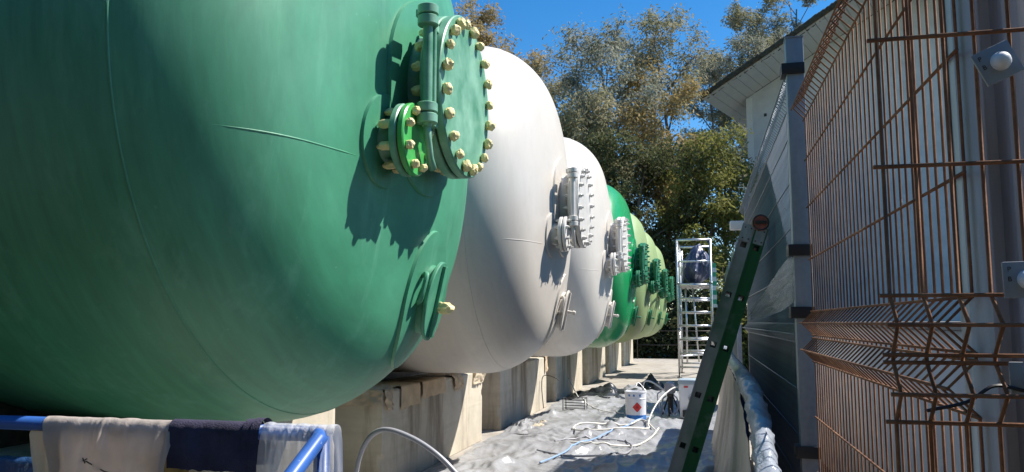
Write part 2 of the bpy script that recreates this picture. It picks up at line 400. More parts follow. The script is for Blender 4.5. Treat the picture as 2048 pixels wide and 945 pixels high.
# hinge davit beside the manhole
HX, HY, HZ0, HZ1 = -1.008, -.382, -.165, .215
rod_me = MB().lathe([(HZ0 - .05, .019), (HZ1 + .04, .019)], 24, 'Z', (HX, HY, TZ)).me('hinge_rod', M['green1_fit'], True); autosmooth(rod_me)
rod2_me = MB().lathe([(HZ0 + .04, .011), (HZ1 - .04, .011)], 16, 'Z', (HX + .012, HY + .035, TZ)).me('hinge_rod', M['green1_fit'], True); autosmooth(rod2_me)
def lug(z):
    mb = MB()
    for q in (-1, 1):
        zc = z + q*.021
        mb.lathe([(zc - .018, .037), (zc - .015, .040), (zc + .015, .040), (zc + .018, .037)], 32, 'Z', (HX, HY, TZ))
    mb.box((HX - .022, HY + .01, TZ + z - .036), (HX + .012, HY + .095, TZ + z - .005), .004)
    mb.box((HX - .055, HY + .01, TZ + z + .006), (HX - .024, HY + .105, TZ + z + .036), .004)
    me = mb.me('hinge_lug', M['green1_fit']); fix_normals(me); autosmooth(me, 30); return me
lug_a, lug_b = lug(HZ1), lug(HZ0)
arm_me = MB().tube([(HX, HY, TZ + HZ0 - .03), (HX, HY + .01, TZ + HZ0 - .09), (HX - .005, HY + .05, TZ + HZ0 - .16), (HX - .01, HY + .10, TZ + HZ0 - .19)], .015, 12).me('hinge_arm', M['green1_fit'], True)
# lower hatch
HTY, HTZ = .22, -.84
pad_h = pad(HTY, HTZ, .12, .30, .014, 'reinforcing_pad', .85)
hp, hn = head_pt(HTY, HTZ, 0)
hq = hn.to_track_quat('X', 'Z').to_matrix().to_4x4(); HM = Matrix.Translation(hp) @ hq
def xf(mb): mb.v = [tuple(HM @ Vector(p)) for p in mb.v]; return mb
def oval(x0, x1, ry, rz, seg=48, b=.004):
    mb = MB(); rows = []
    for (x, k) in ((x0, -b), (x0 + b, 0), (x1 - b, 0), (x1, -b)):
        rows.append([(x, (ry + k)*math.cos(2*math.pi*j/seg), (rz + k)*math.sin(2*math.pi*j/seg)) for j in range(seg)])
    v = [p for q in rows for p in q]
    f = [(i*seg+j, i*seg+(j+1) % seg, (i+1)*seg+(j+1) % seg, (i+1)*seg+j) for i in range(3) for j in range(seg)]
    f += [tuple(range(seg))[::-1], tuple(3*seg + j for j in range(seg))]
    return mb.add(v, f)
def fin(me, a=30): fix_normals(me); autosmooth(me, a); return me
hneck = fin(xf(oval(-.05, .042, .115, .155)).me('neck', M['green1_fit']))
hcov = fin(xf(oval(.042, .060, .135, .178)).me('cover', M['green1_fit']))
hbar = fin(xf(MB().box((.060, -.022, -.16), (.076, .022, .16), .004)).me('clamp_bar', M['green1_fit']))
hstub = fin(xf(MB().lathe([(.07, .013), (.115, .013), (.12, .020), (.142, .018), (.146, .010)], 12, 'X')).me('clamp_screw', M['green1_fit']))
hhandle = fin(xf(MB().tube(spline([(.01, -.12, .10), (.04, -.165, .11), (.045, -.18, .06), (.04, -.175, .0), (.015, -.12, -.02)], 5), .011, 8)).me('handle', M['green1_fit']))
htape = lump(91, .036)
# saddles under the shell
def saddle(x0, x1):
    mb = MB(); n = 20; hw = 1.0; v = []
    for x in (x0, x1):
        for k in range(n + 1):
            y = -hw + 2*hw*k/n; v.append((x, y, TZ - math.sqrt((TR + .004)**2 - y*y)))
        for k in range(n + 1):
            y = -hw + 2*hw*k/n; v.append((x, y, .694))
    m_ = 2*(n + 1); f = []
    for k in range(n):
        f += [(k, k+1, n+2+k, n+1+k), (m_+k, m_+n+1+k, m_+n+2+k, m_+k+1), (k, m_+k, m_+k+1, k+1)]
    f += [(0, n+1, m_+n+1, m_), (n, m_+n, m_+2*n+1, 2*n+1)]
    return fin(mb.add(v, f).me('saddle', M['dark_steel']))
sad1, sad2 = saddle(-2.95, -2.7), saddle(-5.8, -5.5)

TY0, TD = 3.098, 3.26
specs = [
 ('sea green tank nearest the camera, bolts wrapped in cream tape', 'green1', 'green1_fit', True),
 ('first off-white tank, right behind the sea green one', 'white_t', 'white_fit', False),
 ('second off-white tank, standing before the glossy emerald one', 'white_t', 'white_fit', False),
 ('glossy emerald green tank between white and pale green tanks', 'green4', 'green_fit', False),
 ('pale leaf green tank directly behind the emerald one', 'green5', 'green_fit', False),
 ('middle of the three pale leaf green tanks', 'green5', 'green_fit', False),
 ('farthest pale leaf green tank at the walkway end', 'green5', 'green_fit', False)]
for i, (lab, pm, fm, taped) in enumerate(specs):
    t = thing('filter_tank', (0, TY0 + TD*i, 0), lab, 'tank', 'horizontal tanks along the walkway')
    P, F = M[pm], M[fm]
    s = link('shell', sh, t, mat=P)
    for q in (seam_me, seam2_me, hseam_me): link('weld_seam', q, s, mat=P)
    link('saddle', sad1, t); link('saddle', sad2, t)
    mh = link('manhole', neck_m, t, mat=F)
    link('reinforcing_pad', pad_m, mh, mat=P); link('flange', fl_m, mh, mat=F); link('gasket', gk_m, mh, mat=M['gasket'] if i else M['rust_edge'])
    cv = link('manhole_cover', cv_m, t, mat=F)
    nb = 20
    for k in range(nb):
        a = 2*math.pi*(k + .5)/nb; y, z = .305*math.cos(a), TZ + .305*math.sin(a)
        if taped:
            o = link('bolt', lumps[k % 10], cv, (MF + .017, y, z)); o.rotation_euler = (random.uniform(0, 6), random.uniform(-.3, .3), random.uniform(-.3, .3))
            s_ = random.uniform(.85, 1.12); o.scale = (s_*random.uniform(.8, 1.05), s_, s_)
            o = link('bolt', lumps_b[k % 4], mh, (MF - .105, y, z)); o.rotation_euler = (random.uniform(0, 6), 0, 0); o.scale = (1.4, 1, 1)
        else:
            o = link('bolt', bolt_b, cv, (MF, y, z), F); o.rotation_euler = (random.uniform(0, 6), 0, 0)
    hg = link('hinge', rod_me, t, mat=F)
    link('hinge_rod', rod2_me, hg, mat=F); link('hinge_lug', lug_a, hg, mat=F); link('hinge_lug', lug_b, hg, mat=F); link('hinge_arm', arm_me, hg, mat=F)
    nz = link('nozzle', neck_n, t, mat=F)
    link('reinforcing_pad', pad_n, nz, mat=P); link('flange', fl_n, nz, mat=F); link('gasket', gk_n, nz, mat=M['gasket'] if i else M['rust_edge'])
    nc = link('nozzle_cover', cv_n, t, mat=M['green_cap'] if taped else F)
    for k in range(8):
        a = 2*math.pi*(k + .5)/8; y, z = NY + .108*math.cos(a), TZ + NZ + .108*math.sin(a)
        if taped:
            o = link('bolt', lumps_s[k % 4], nc, (NF + .012, y, z)); o.rotation_euler = (random.uniform(0, 6), 0, 0)
            o = link('bolt', lumps_s[(k+1) % 4], nz, (NF - .080, y, z)); o.rotation_euler = (random.uniform(0, 6), 0, 0); o.scale = (2.0, 1, 1)
        else:
            o = link('bolt', bolt_s, nc, (NF, y, z), F); o.rotation_euler = (random.uniform(0, 6), 0, 0)
    ht = link('hatch', hneck, t, mat=F)
    HF = P if i < 3 else F
    ht.material_slots[0].material = HF
    link('reinforcing_pad', pad_h, ht, mat=P)
    hc = link('hatch_cover', hcov, t, mat=HF)
    link('clamp_bar', hbar, hc, mat=HF); link('handle', hhandle, ht, mat=HF)
    if taped:
        o = link('clamp_screw', htape, hc, HM @ Vector((.100, 0, -.02))); o.scale = (1.25, .8, .8); o.rotation_euler = HM.to_euler()
    else: link('clamp_screw', hstub, hc, mat=HF)

# plinths
import bmesh
bm = bmesh.new(); bmesh.ops.create_cube(bm, size=1)
for q in bm.verts: q.co = Vector((-3.2 + q.co.x*1.876, .1825 + q.co.y*2.535, .3465 + q.co.z*.693))
bmesh.ops.subdivide_edges(bm, edges=bm.edges[:], cuts=44, use_grid_fill=True)
lo, hi = Vector((-4.138, -1.085, 0)), Vector((-2.262, 1.45, .693))
for q in bm.verts:
    p = q.co.copy(); on = sum([p.x > hi.x - .001, p.x < lo.x + .001, p.y > hi.y - .001, p.y < lo.y + .001, p.z > hi.z - .001])
    c_ = (lo + hi)/2; d = Vector((math.copysign(1, p.x - c_.x) if (p.x > hi.x - .001 or p.x < lo.x + .001) else 0, math.copysign(1, p.y - c_.y) if (p.y > hi.y - .001 or p.y < lo.y + .001) else 0, 1 if p.z > hi.z - .001 else 0))
    a_ = .0025*N(p.x*3, p.y*3, p.z*3)
    if on >= 2: a_ -= .006 + .05*max(0, N(p.x*7 + 3, p.y*7, p.z*7) - .22)
    q.co = p + d*a_
me = bpy.data.meshes.new('concrete_plinth'); bm.to_mesh(me); bm.free(); me.materials.append(M['plinth']); pl_me = me
pr_me = MB().box((-6.4, -1.06, 0), (-4.14, 1.42, .692), .012).me('rear_block', M['plinth'])
ordw = ['the sea green tank', 'the first white tank', 'the second white tank', 'the emerald tank', 'the first pale green tank', 'the middle pale green tank', 'the farthest pale green tank']
for i in range(7):
    o = link('concrete_plinth', pl_me, None, (0, TY0 + TD*i, .004)); link('rear_block', pr_me, o); tag(o, 'stained concrete plinth block under ' + ordw[i], 'plinth', 'concrete plinths under the tanks')

# ------------------------------------------------------------------ floor film and crumpled plastic
def ridge(x, y, z=0): return 1 - abs(N(x, y, z))*2
def tri(t): t = t % 1.0; return 4*abs(t - .5) - 1
_rd = random.Random(5)
CR = [(math.cos(a), math.sin(a), f_, _rd.random(), m_) for a, f_, m_ in [(_rd.uniform(0, 3.14), _rd.uniform(.8, 1.5), .016) for _ in range(5)] + [(_rd.uniform(0, 3.14), _rd.uniform(2.2, 3.8), .0075) for _ in range(6)] + [(_rd.uniform(0, 3.14), _rd.uniform(5, 8), .0035) for _ in range(6)]]
def film_h(x, y):
    wx = x + .32*N(x*1.1, y*1.1, 3) + .09*N(x*3.7, y*3.7, 8); wy = y + .32*N(x*1.1, y*1.1, 13) + .09*N(x*3.7, y*3.7, 18); h = 0
    for i, (c, s_, f_, p, m_) in enumerate(CR):
        h += m_*max(0, tri((wx*c + wy*s_)*f_ + p))**1.5*max(0, .35 + 1.5*N(x*.9 + i*5, y*.9, i*3.1))
    a = max(0, ridge(x*1.3 + .6*N(y*.8), y*.6 + 3, 1) - .55)*.05
    edge = min(1, max(0, (abs(x + 2.2))*3))
    flat = min(1, min(max(0, math.hypot(x - cx_, y - cy_) - .16)*4 for cx_, cy_ in ((-.88, 9.6), (-.27, 10.0), (-.50, 10.15))))
    return .012 + (h*3.0 + a)*(.35 + .65*edge)*(.08 + .92*flat)
P = []; ny, nx = 620, 140
for i in range(ny):
    y = 2.55 + (13.2 - 2.55)*i/(ny - 1); row = []
    for j in range(nx):
        u_ = j/(nx - 1); xl = -2.16 + .10*N(y*1.3, 7) + (.25 if y > 12 else 0); xr = .06 + .05*N(y*.8, 3)
        x = xl + (xr - xl)*u_
        row.append((x, y + .12*N(x*1.5, 2)*(i == ny - 1), film_h(x, y)))
    P.append(row)
me = MB().grid(P).me('floor_film', M['floor_film'], True)
tag(link('floor_film', me), 'wrinkled grey plastic sheet spread over the walkway floor', 'plastic sheet')
def heap(name, cx, cy, rx, ry, h, mat, seed, lab, cat, rot=0, n=64):
    P = []
    for i in range(n):
        row = []
        for j in range(n):
            u_, v_ = 2*i/(n-1) - 1, 2*j/(n-1) - 1
            rr = math.sqrt(u_*u_ + v_*v_); f = max(0, 1 - rr**2.2)
            x, y = u_*rx*(1 + .15*N(v_*2, seed)), v_*ry*(1 + .15*N(u_*2, seed + 5))
            wu, wv_ = u_ + .2*N(u_*2, v_*2, seed), v_ + .2*N(u_*2, v_*2, seed + 9)
            cz = sum(m2*tri(wu*math.cos(q2) *f2 + wv_*math.sin(q2)*f2 + seed*.37) for q2, f2, m2 in ((.3, .9, .3), (1.2, 1.3, .28), (2.1, 1.1, .28), (2.8, 2.3, .16), (.8, 3.1, .12), (1.7, 2.7, .12)))
            z = h*(f*.55 + max(-.3, cz)*.55*min(1, f*2.2)) + .02
            x += .05*fbm(u_*3, v_*3, seed)*f; y += .05*fbm(u_*3 + 8, v_*3, seed)*f
            a = rot; row.append((x*math.cos(a) - y*math.sin(a), x*math.sin(a) + y*math.cos(a), max(.012, z)))
        P.append(row)
    me = MB().grid(P).me(name, mat, True)
    return tag(link(name, me, None, (cx, cy, .012)), lab, cat)
heap('crumpled_plastic', -1.55, 12.5, .62, .55, .20, M['black_plastic'], 3, 'crumpled heap of black plastic film by the plinths', 'plastic film', .2)
heap('crumpled_plastic', -.98, 13.5, .42, .25, .26, M['black_plastic'], 8, 'rolled up black plastic film at the far edge of the floor sheet', 'plastic film', .1)
heap('crumpled_plastic', -2.0, 8.65, .20, .55, .10, M['floor_film'], 14, 'bunched grey film edge beside the plinth of the first white tank', 'plastic film', .1)
heap('kraft_scrap', -1.86, 8.75, .07, .30, .07, M['paper_pale_lit'], 21, 'crumpled scrap of pale paper lying on bunched grey film', 'paper', -.2, 28)

# ------------------------------------------------------------------ draped sheets over rails
def drape(name, p0, p1, r, front, back, mat, seed, amp=.02, nt_=60, freq=6, side=1, slant=0, edge=.02):
    p0, p1 = Vector(p0), Vector(p1); d = (p1 - p0); L = d.length; d.normalize()
    n = Vector((d.y, -d.x, 0)).normalized()*side
    arc = math.pi*r; S = [-back + back*k/14 for k in range(14)] + [arc*k/10 for k in range(11)] + [arc + front*(k + 1)/26 for k in range(26)]
    P = []
    for i in range(nt_ + 1):
        t = i/nt_; row = []
        fl = 1 + edge*3*N(t*4, seed) + edge*2*N(t*13, seed)
        for s in S:
            x = L*t
            if s < 0: a = -math.pi/2; hang = -s; sgn = -1
            elif s <= arc: a = -math.pi/2 + s/r; hang = 0; sgn = 1
            else: a = math.pi/2; hang = (s - arc)*fl; sgn = 1
            c = p0 + d*(x + slant*hang*(1 if t < .5 else -.4)*(abs(t - .5)*2))
            q = c + n*(r*math.sin(a)) + Vector((0, 0, r*math.cos(a) if hang == 0 else -hang))
            g_ = min(1, hang/.06)
            wv = amp*(N(x*freq, hang*2.2, seed) + .5*N(x*freq*2.3, hang*5, seed + 3) + .45*tri(x*freq*1.1 + hang*3.5*N(x*5, seed) + seed*.3)*max(0, .3 + N(x*6, hang*4, seed + 6)) + .3*tri(x*freq*.6 - hang*6 + seed)*max(0, N(x*4 + 3, hang*5, seed)))
            q += n*sgn*(wv*g_ + .35*amp*abs(wv/amp if amp else 0)) + n*sgn*.006*g_
            q += Vector((0, 0, .22*amp*max(0, N(x*freq*1.7, seed + 1))))*(1 - g_)
            q += n*sgn*.32*amp*tri(x*41 + 9*hang*N(x*9, seed) + 1.5*N(x*11, seed + 2))*math.exp(-((hang - .03)/.03)**2)*max(0, .15 + N(x*14, seed + 4))
            row.append(q)
        P.append(row)
    me = MB().grid(P).me(name, mat, True)
    return me
# blue handrail on the left with sloped stair rail
RZ, RY, RR = .905, 1.85, .0195
HO = (-.945, RY, 0)
hr = thing('blue_handrail', HO, 'blue painted tube handrail with sloped stair rail at left front', 'handrail')
def loc_(pts, o): return [tuple(Vector(p) - Vector(o)) for p in pts]
MB().tube(loc_([(-3.0, RY, RZ), (-1.0, RY, RZ)], HO), RR, 20).obj('top_rail', M['blue_rail'], hr, True)
MB().tube(loc_(spline([(-1.0, RY, RZ), (-.965, RY - .008, RZ), (-.948, RY - .038, RZ - .009), (-.945, RY - .092, RZ - .032), (-.945, 1.22, RZ - .305), (-.945, .7, RZ - .565)], 8), HO), RR, 20).obj('sloped_rail', M['blue_rail'], hr, True)
MB().tube(loc_([(-.951, RY - .012, RZ - .004), (-.951, RY - .012, 0)], HO), RR, 20).obj('post', M['blue_rail'], hr, True)
MB().tube(loc_([(-2.9, RY, RZ - .01), (-2.9, RY, 0)], HO), RR, 16).obj('post', M['blue_rail'], hr, True)
MB().tube(loc_([(-2.9, RY, .45), (-.96, RY, .45)], HO), .014, 12).obj('mid_rail', M['blue_rail'], hr, True)
o = link('work_cloth', drape('work_cloth', (-1.79, RY, RZ), (-1.372, RY, RZ), RR + .0028, .28, .14, M['cloth'], 2, .026, 130, 10, 1, .25))
tag(o, 'cream work cloth with stitched pocket draped over blue rail', 'cloth')
yf = RY - RR - .017
MB().tube([(-1.63, yf, RZ - .088), (-1.57, yf, RZ - .112), (-1.50, yf, RZ - .124), (-1.50, yf, RZ - .2)], .0016, 6).obj('pocket_seam', M['dark_steel'], o, True)
MB().tube([(-1.643, yf, RZ - .090), (-1.626, yf, RZ - .082)], .0018, 5).obj('ink_mark', M['dark_steel'], o)
MB().tube([(-1.640, yf, RZ - .080), (-1.631, yf, RZ - .094)], .0018, 5).obj('ink_mark', M['dark_steel'], o)
tw = link('navy_towel', drape('navy_towel', (-1.387, RY, RZ), (-1.146, RY, RZ), RR + .0065, .098, .09, M['towel'], 6, .014, 60, 9, 1, .02))
tag(tw, 'navy terry towel folded over the blue rail', 'towel')
for k, x in enumerate((-1.150, -1.125)):
    link('fold', drape('fold', (x - .014, RY, RZ), (x + .011, RY, RZ), RR + .014 + .003*k, .125 - .015*k, .09, M['towel'], 9 + k, .005, 10, 4, 1, 0), tw)
o = link('clear_film_drape', drape('clear_film_drape', (-1.115, RY, RZ), (-.915, RY, RZ), RR + .005, .30, .23, M['clear_film'], 12, .024, 110, 20, 1, -.12))
tag(o, 'clear crumpled plastic film hung over the corner of blue rail', 'plastic film')
o = link('ochre_rag', drape('ochre_rag', (-1.425, RY + .01, RZ - .055), (-1.33, RY + .01, RZ - .055), .012, .18, .04, M['rag'], 15, .016, 30, 18, 1, .1))
tag(o, 'ochre rag hanging between the cream cloth and navy towel', 'rag')
o = link('kraft_sheet', drape('kraft_sheet', (-1.845, RY + .005, RZ - .03), (-1.715, RY + .005, RZ - .03), .014, .24, .04, M['paper_pale_lit'], 18, .018, 30, 16, 1, .3, .08))
tag(o, 'torn pale paper hanging under left end of the cream cloth', 'paper')
o = link('blue_plastic_bag', drape('blue_plastic_bag', (-2.2, RY + .03, RZ - .115), (-1.84, RY + .03, RZ - .115), .017, .24, .08, film('blue bag film', (.03, .08, .20), .2, .15, .6, 18), 22, .022, 40, 16, 1, 0, .06))
tag(o, 'dark blue plastic bag hung below blue rail at far left', 'bag')

# right hand rail wrapped in plastic with a hanging skirt
RO = (.165, 3.4, 0)
rr_pts = [(.15, 8.8, .90), (.155, 6.5, .90), (.165, 4.4, .90), (.17, 3.75, .885), (.175, 3.3, .82), (.18, 2.75, .64), (.185, 2.2, .42), (.19, 1.7, .2)]
rw = thing('wrapped_handrail', RO, 'handrail wrapped in glossy blue grey plastic on the right side', 'handrail')
sp = spline(rr_pts, 26); rad = []
v = MB(); seg = 20; P = []
for i, p in enumerate(sp):
    a = sp[max(i-1, 0)]; b = sp[min(i+1, len(sp)-1)]; t = (b - a).normalized(); n = t.cross(Vector((0, 0, 1))).normalized(); u_ = n.cross(t)
    row = []
    for k in range(seg + 1):
        an = 2*math.pi*k/seg; s_ = i*.1
        r_ = .036 + .012*ridge(p.y*9, math.cos(an)*.8, math.sin(an)*.8)**2*(.4 + .6*min(1, max(0, (5.2 - p.y)/1.5))) + .006*N(p.y*22, an*0 + math.cos(an)*2, math.sin(an)*2)
        q = p + n*math.cos(an)*r_ + u_*math.sin(an)*r_; row.append(q - Vector(RO))
    P.append(row)
v.grid(P); v.obj('wrapped_rail', M['rail_film'], rw, True)
for y in (8.75, 6.6, 4.5, 2.6):
    z = .9 if y > 4.4 else .56
    MB().tube(loc_([(.17, y, z - .03), (.17, y, -.5 if y < 2.3 else 0)], RO), .021, 12).obj('post', M['blue_rail'], rw, True)
P = []
for i in range(150):
    y = 8.75 - (8.75 - 1.95)*i/149
    # rail height at this y
    z = min(sp, key=lambda q: abs(q.y - y)).z; row = []
    for k in range(24):
        h = k/23; zb = .03 if y > 2.35 else max(-.5, z - .75)
        zz = z - .02 - (z - .02 - zb)*h; am = .012 + .055*h
        x = .125 - .02*h + am*(N(y*3.2, h*.6, 3) + .6*N(y*8.5, h*.9, 6)) - .10*h*h*(1 if y > 2.4 else 0)
        row.append(Vector((x, y + .05*h*N(y*2, 9), zz)) - Vector(RO))
    P.append(row)
MB().grid(P).obj('plastic_skirt', M['drape_film'], rw, True)

# ------------------------------------------------------------------ hoses
def hose(pts, r, mat, lab, n=10):
    pts = [Vector((p.x, p.y, max(p.z, film_h(p.x, p.y) + r*.95))) if p.y > 4.6 and p.x > -2.15 else p for p in spline(pts, n)]
    return tag(MB().tube(pts, r, 8).obj('hose', mat, None, True), lab, 'hose')
def fl(xy, z=.03): return [(x, y, film_h(x, y) + z + .006) for x, y in xy]
hose([(-1.60, 3.62, .02), (-1.66, 3.60, .25), (-1.655, 3.55, .45), (-1.60, 3.52, .61), (-1.50, 3.5, .685), (-1.36, 3.5, .655), (-1.22, 3.5, .575), (-1.10, 3.5, .46), (-.98, 3.52, .30), (-.86, 3.58, .10), (-.75, 3.7, .04)], .0125, M['hose_grey'], 'thick grey hose arching up beside the blue rail corner', 14)
A1 = [(-.667, 8.651), (-.822, 8.303), (-1.069, 8.159), (-1.296, 8.126), (-1.424, 8.337), (-1.368, 8.581), (-1.148, 8.769), (-.913, 8.882), (-.749, 9.034), (-.584, 8.671), (-.536, 8.314), (-.577, 7.858), (-.687, 7.527), (-.846, 7.344), (-1.054, 7.246), (-1.246, 7.245), (-1.401, 7.35)]
hose([(-.40, 9.95, .40), (-.47, 9.75, .385), (-.57, 9.45, .31), (-.645, 9.15, .20), (-.68, 8.85, .09)] + fl(A1, .012), .009, M['hose_white'], 'cream spray hose looping from the white canister over the floor sheet')
hose(fl([(-1.448, 7.437), (-1.341, 7.617), (-1.13, 7.774), (-.89, 7.728), (-.753, 7.511), (-.709, 7.285), (-.743, 7.055), (-.811, 6.911), (-.921, 6.802), (-1.2, 6.75), (-1.5, 6.9)], .012), .008, M['hose_grey'], 'grey hose coil lying nearest on the floor sheet')
hose(fl([(-1.371, 6.418), (-1.323, 6.583), (-1.248, 6.845), (-1.179, 7.196), (-1.108, 7.623), (-1.01, 8.081), (-.897, 8.724), (-.845, 9.3), (-.73, 9.75)], .010), .008, M['hose_blue'], 'pale blue tube running straight across the floor sheet')
hose([(-2.19, 12.46, .30)] + fl([(-1.955, 11.981), (-1.696, 11.089), (-1.468, 10.423), (-1.281, 10.279), (-1.072, 10.058)], .012), .008, M['hose_white'], 'thin pale hose running from the black frame towards the paint tin')
hose([(-.60, 10.0, .03), (-.63, 9.95, .18), (-.645, 9.95, .30), (-.60, 9.98, .34)], .008, M['hose_grey'], 'short grey hose loop on left of the spray pump')

# ------------------------------------------------------------------ paint tin
BX, BY, BZ = -.88, 9.6, .034
bk = thing('paint_tin', (BX, BY, BZ), 'white paint tin with red hazard diamond and blue base band', 'paint tin')
fin(MB().lathe([(.0, .116), (.006, .119), (.062, .121)], 48).obj('base_band', M['blue_label'], bk).data)
body = MB().lathe([(.062, .1205), (.245, .124), (.248, .127), (.254, .127), (.257, .1245), (.318, .1265), (.322, .131), (.334, .131), (.336, .126), (.336, .118), (.30, .117)], 48).obj('body', M['tin_white'], bk); fin(body.data)
fin(MB().lathe([(.290, .0), (.292, .117)], 48).obj('paint_surface', M['white_t'], bk).data)
def on_tin(a, z, r=.1245): return (r*math.sin(a), -r*math.cos(a), z)
A0 = -.02
def tin_patch(name, uv, mat, r, parent):
    v = [on_tin(A0 + u/.124, z, r) for u, z in uv]
    return MB().add(v, [tuple(range(len(v)))]).obj(name, mat, parent)
vv = []; ff = []; n = 10
for i in range(n):   # diamond bent round the tin
    u0 = -.056 + .112*i/(n-1); h = .060*(1 - abs(u0)/.056); u = u0 + .030
    vv += [on_tin(A0 + u/.125, .155 - h, .1262), on_tin(A0 + u/.125, .155 + h, .1262)]
    if i: ff.append((2*i-2, 2*i, 2*i+1, 2*i-1))
dm = MB().add(vv, ff).obj('hazard_diamond', M['red_label'], bk)
tin_patch('flame_mark', [(.03 + u, .155 + z) for u, z in ((-.012, -.012), (.012, -.012), (.014, .004), (.006, .001), (.004, .022), (-.005, .008), (-.012, .012))], M['dark_red'], .1270, dm)
for u in (-.075, -.018, .055):
    tin_patch('print', [(u, .278), (u + .022, .278), (u + .022, .302), (u, .302)], M['blue_label'], .1272, bk)
MB().tube(spline([(-.128, 0, .30), (-.10, -.02, .35), (0, -.02, .40), (.03, .06, .43), (.10, .03, .36), (.128, 0, .30)], 8), .0035, 6).obj('wire_handle', M['alu'], bk, True)

# white canister
cn = thing('white_canister', (-.27, 10.0, .03), 'white plastic canister with grey lid behind the leaning ladder', 'canister')
def prism(levels, mat, name, parent, bev=.0):
    mb = MB(); rows = []; n = 24
    for (z, hx, hy, e) in levels:
        rows.append([(hx*math.copysign(abs(math.cos(a))**e, math.cos(a)), hy*math.copysign(abs(math.sin(a))**e, math.sin(a)), z) for a in [2*math.pi*k/n for k in range(n)]])
    v = [p for q in rows for p in q]
    f = [(i*n+k, i*n+(k+1) % n, (i+1)*n+(k+1) % n, (i+1)*n+k) for i in range(len(rows)-1) for k in range(n)] + [tuple(range(n))[::-1], tuple((len(rows)-1)*n+k for k in range(n))]
    o = mb.add(v, f).obj(name, mat, parent); fin(o.data, 40); return o
prism([(0, .105, .10, .5), (.01, .11, .105, .4), (.22, .115, .11, .4), (.38, .122, .115, .4), (.405, .118, .11, .45)], M['white_chip'], 'body', cn)
lid = prism([(.405, .128, .12, .45), (.425, .131, .123, .45), (.455, .124, .116, .45), (.47, .10, .095, .5)], M['lid_grey'], 'lid', cn)
MB().box((-.055, -.119, .365), (-.005, -.1165, .385)).obj('red_sticker', M['red_label'], cn)
MB().lathe([(-.15, .018), (-.10, .022)], 16, 'Y', (-.03, 0, .05)).obj('tap', M['black'], cn, True)
fin(MB().box((-.075, -.155, .02), (.03, -.108, .10), .008).obj('tap_block', M['black'], cn).data)
fin(MB().lathe([(-.165, .035), (-.122, .04), (-.113, .03)], 20, 'Y', (.035, 0, .24)).obj('dial', M['hose_grey'], cn).data)
# airless pump
pm = thing('spray_pump', (-.50, 10.15, .03), 'dark metal spray pump standing between paint tin and white canister', 'pump')
fin(MB().lathe([(.02, .028), (.05, .034), (.22, .034), (.24, .045), (.26, .045), (.27, .03)], 20).obj('pump_body', M['dark_steel'], pm).data)
fin(MB().lathe([(.27, .05), (.30, .07), (.36, .075), (.40, .06), (.42, .02)], 24).obj('motor_head', M['hose_grey'], pm).data)
for a in (.4, 2.5, 4.6): MB().tube([(.03*math.cos(a), .03*math.sin(a), .24), (.13*math.cos(a), .13*math.sin(a), 0)], .010, 8).obj('leg', M['dark_steel'], pm, True)
MB().tube(spline([(-.03, -.03, .28), (-.14, -.05, .36), (-.24, -.08, .42), (-.31, -.1, .41), (-.33, -.12, .30)], 6), .010, 8).obj('suction_pipe', M['hose_white'], pm, True)
MB().tube(spline([(.04, -.03, .26), (.09, -.08, .20), (.09, -.10, .08), (.03, -.09, .03), (-.01, -.07, .10)], 6), .009, 8).obj('feed_hose', M['hose_grey'], pm, True)
MB().tube(spline([(-.05, -.03, .24), (-.09, -.08, .20), (-.09, -.10, .08), (-.03, -.12, .0)], 6), .009, 8).obj('feed_hose', M['hose_grey'], pm, True)

# black wire frame on the floor, wire roller handle against plinth
cg = thing('roller_cage', (-1.74, 10.35, .035), 'black wire paint roller frame lying on the floor sheet', 'wire frame')
for y in (-.10, .12):
    MB().tube([(-.14, y, 0), (.14, y, 0), (.14, y, .16), (-.14, y, .16), (-.14, y, 0)], .007, 6).obj('side_frame', M['black'], cg, True)
for x, z in ((-.14, 0), (.14, 0), (.14, .16), (-.14, .16)): MB().tube([(x, -.10, z), (x, .12, z)], .006, 6).obj('cross_wire', M['black'], cg, True)
for k in range(4): MB().tube([(-.14, .02 + .02*N(k*3.1), .03 + .035*k), (.14, -.03, .035 + .033*k)], .006, 6).obj('cross_wire', M['black'], cg, True)
rh = MB().tube(spline([(-2.20, 10.55, .03), (-2.235, 10.6, .3), (-2.22, 10.62, .45), (-2.12, 10.60, .46), (-2.02, 10.6, .42), (-2.0, 10.6, .40)], 6), .006, 6).obj('bent_wire', M['dark_steel'], None, True)
tag(rh, 'thin bent wire handle leaning against the plinth of the second white tank', 'wire handle')

# ------------------------------------------------------------------ masking paper on the plinths
def paper_fold(name, mat, lab, origin, du, dn, width, top, hang, seed, amp=.012, rot=0, nu=26):
    """sheet lying on a plinth top and folded down over its edge; du along the edge, dn outward"""
    o_, du, dn = Vector(origin), Vector(du), Vector(dn); P = []
    S = [-top + top*k/8 for k in range(8)] + [.012*k/4 for k in range(5)] + [.012 + hang*(k + 1)/16 for k in range(16)]
    for i in range(nu + 1):
        u_ = i/nu; row = []
        hl = 1 + .16*N(u_*3, seed) + .07*N(u_*11, seed)
        for s in S:
            wv = amp*(fbm(u_*width*9, s*9, seed, 3))
            if s <= 0: q = o_ + du*(u_*width + rot*s) + dn*(s + .006) + Vector((0, 0, .012 + abs(wv)))
            else: q = o_ + du*(u_*width + rot*s*hl) + dn*(.010 + abs(wv)*1.3 + .02*s*(1 + N(u_*4, seed + 2))) + Vector((0, 0, .010 - s*hl))
            row.append(q)
        P.append(row)
    me = MB().grid(P).me(name, mat, True)
    return tag(link(name, me), lab, 'paper', 'masking papers on the plinths')
pz = .697; y1 = TY0 + TD - 1.085
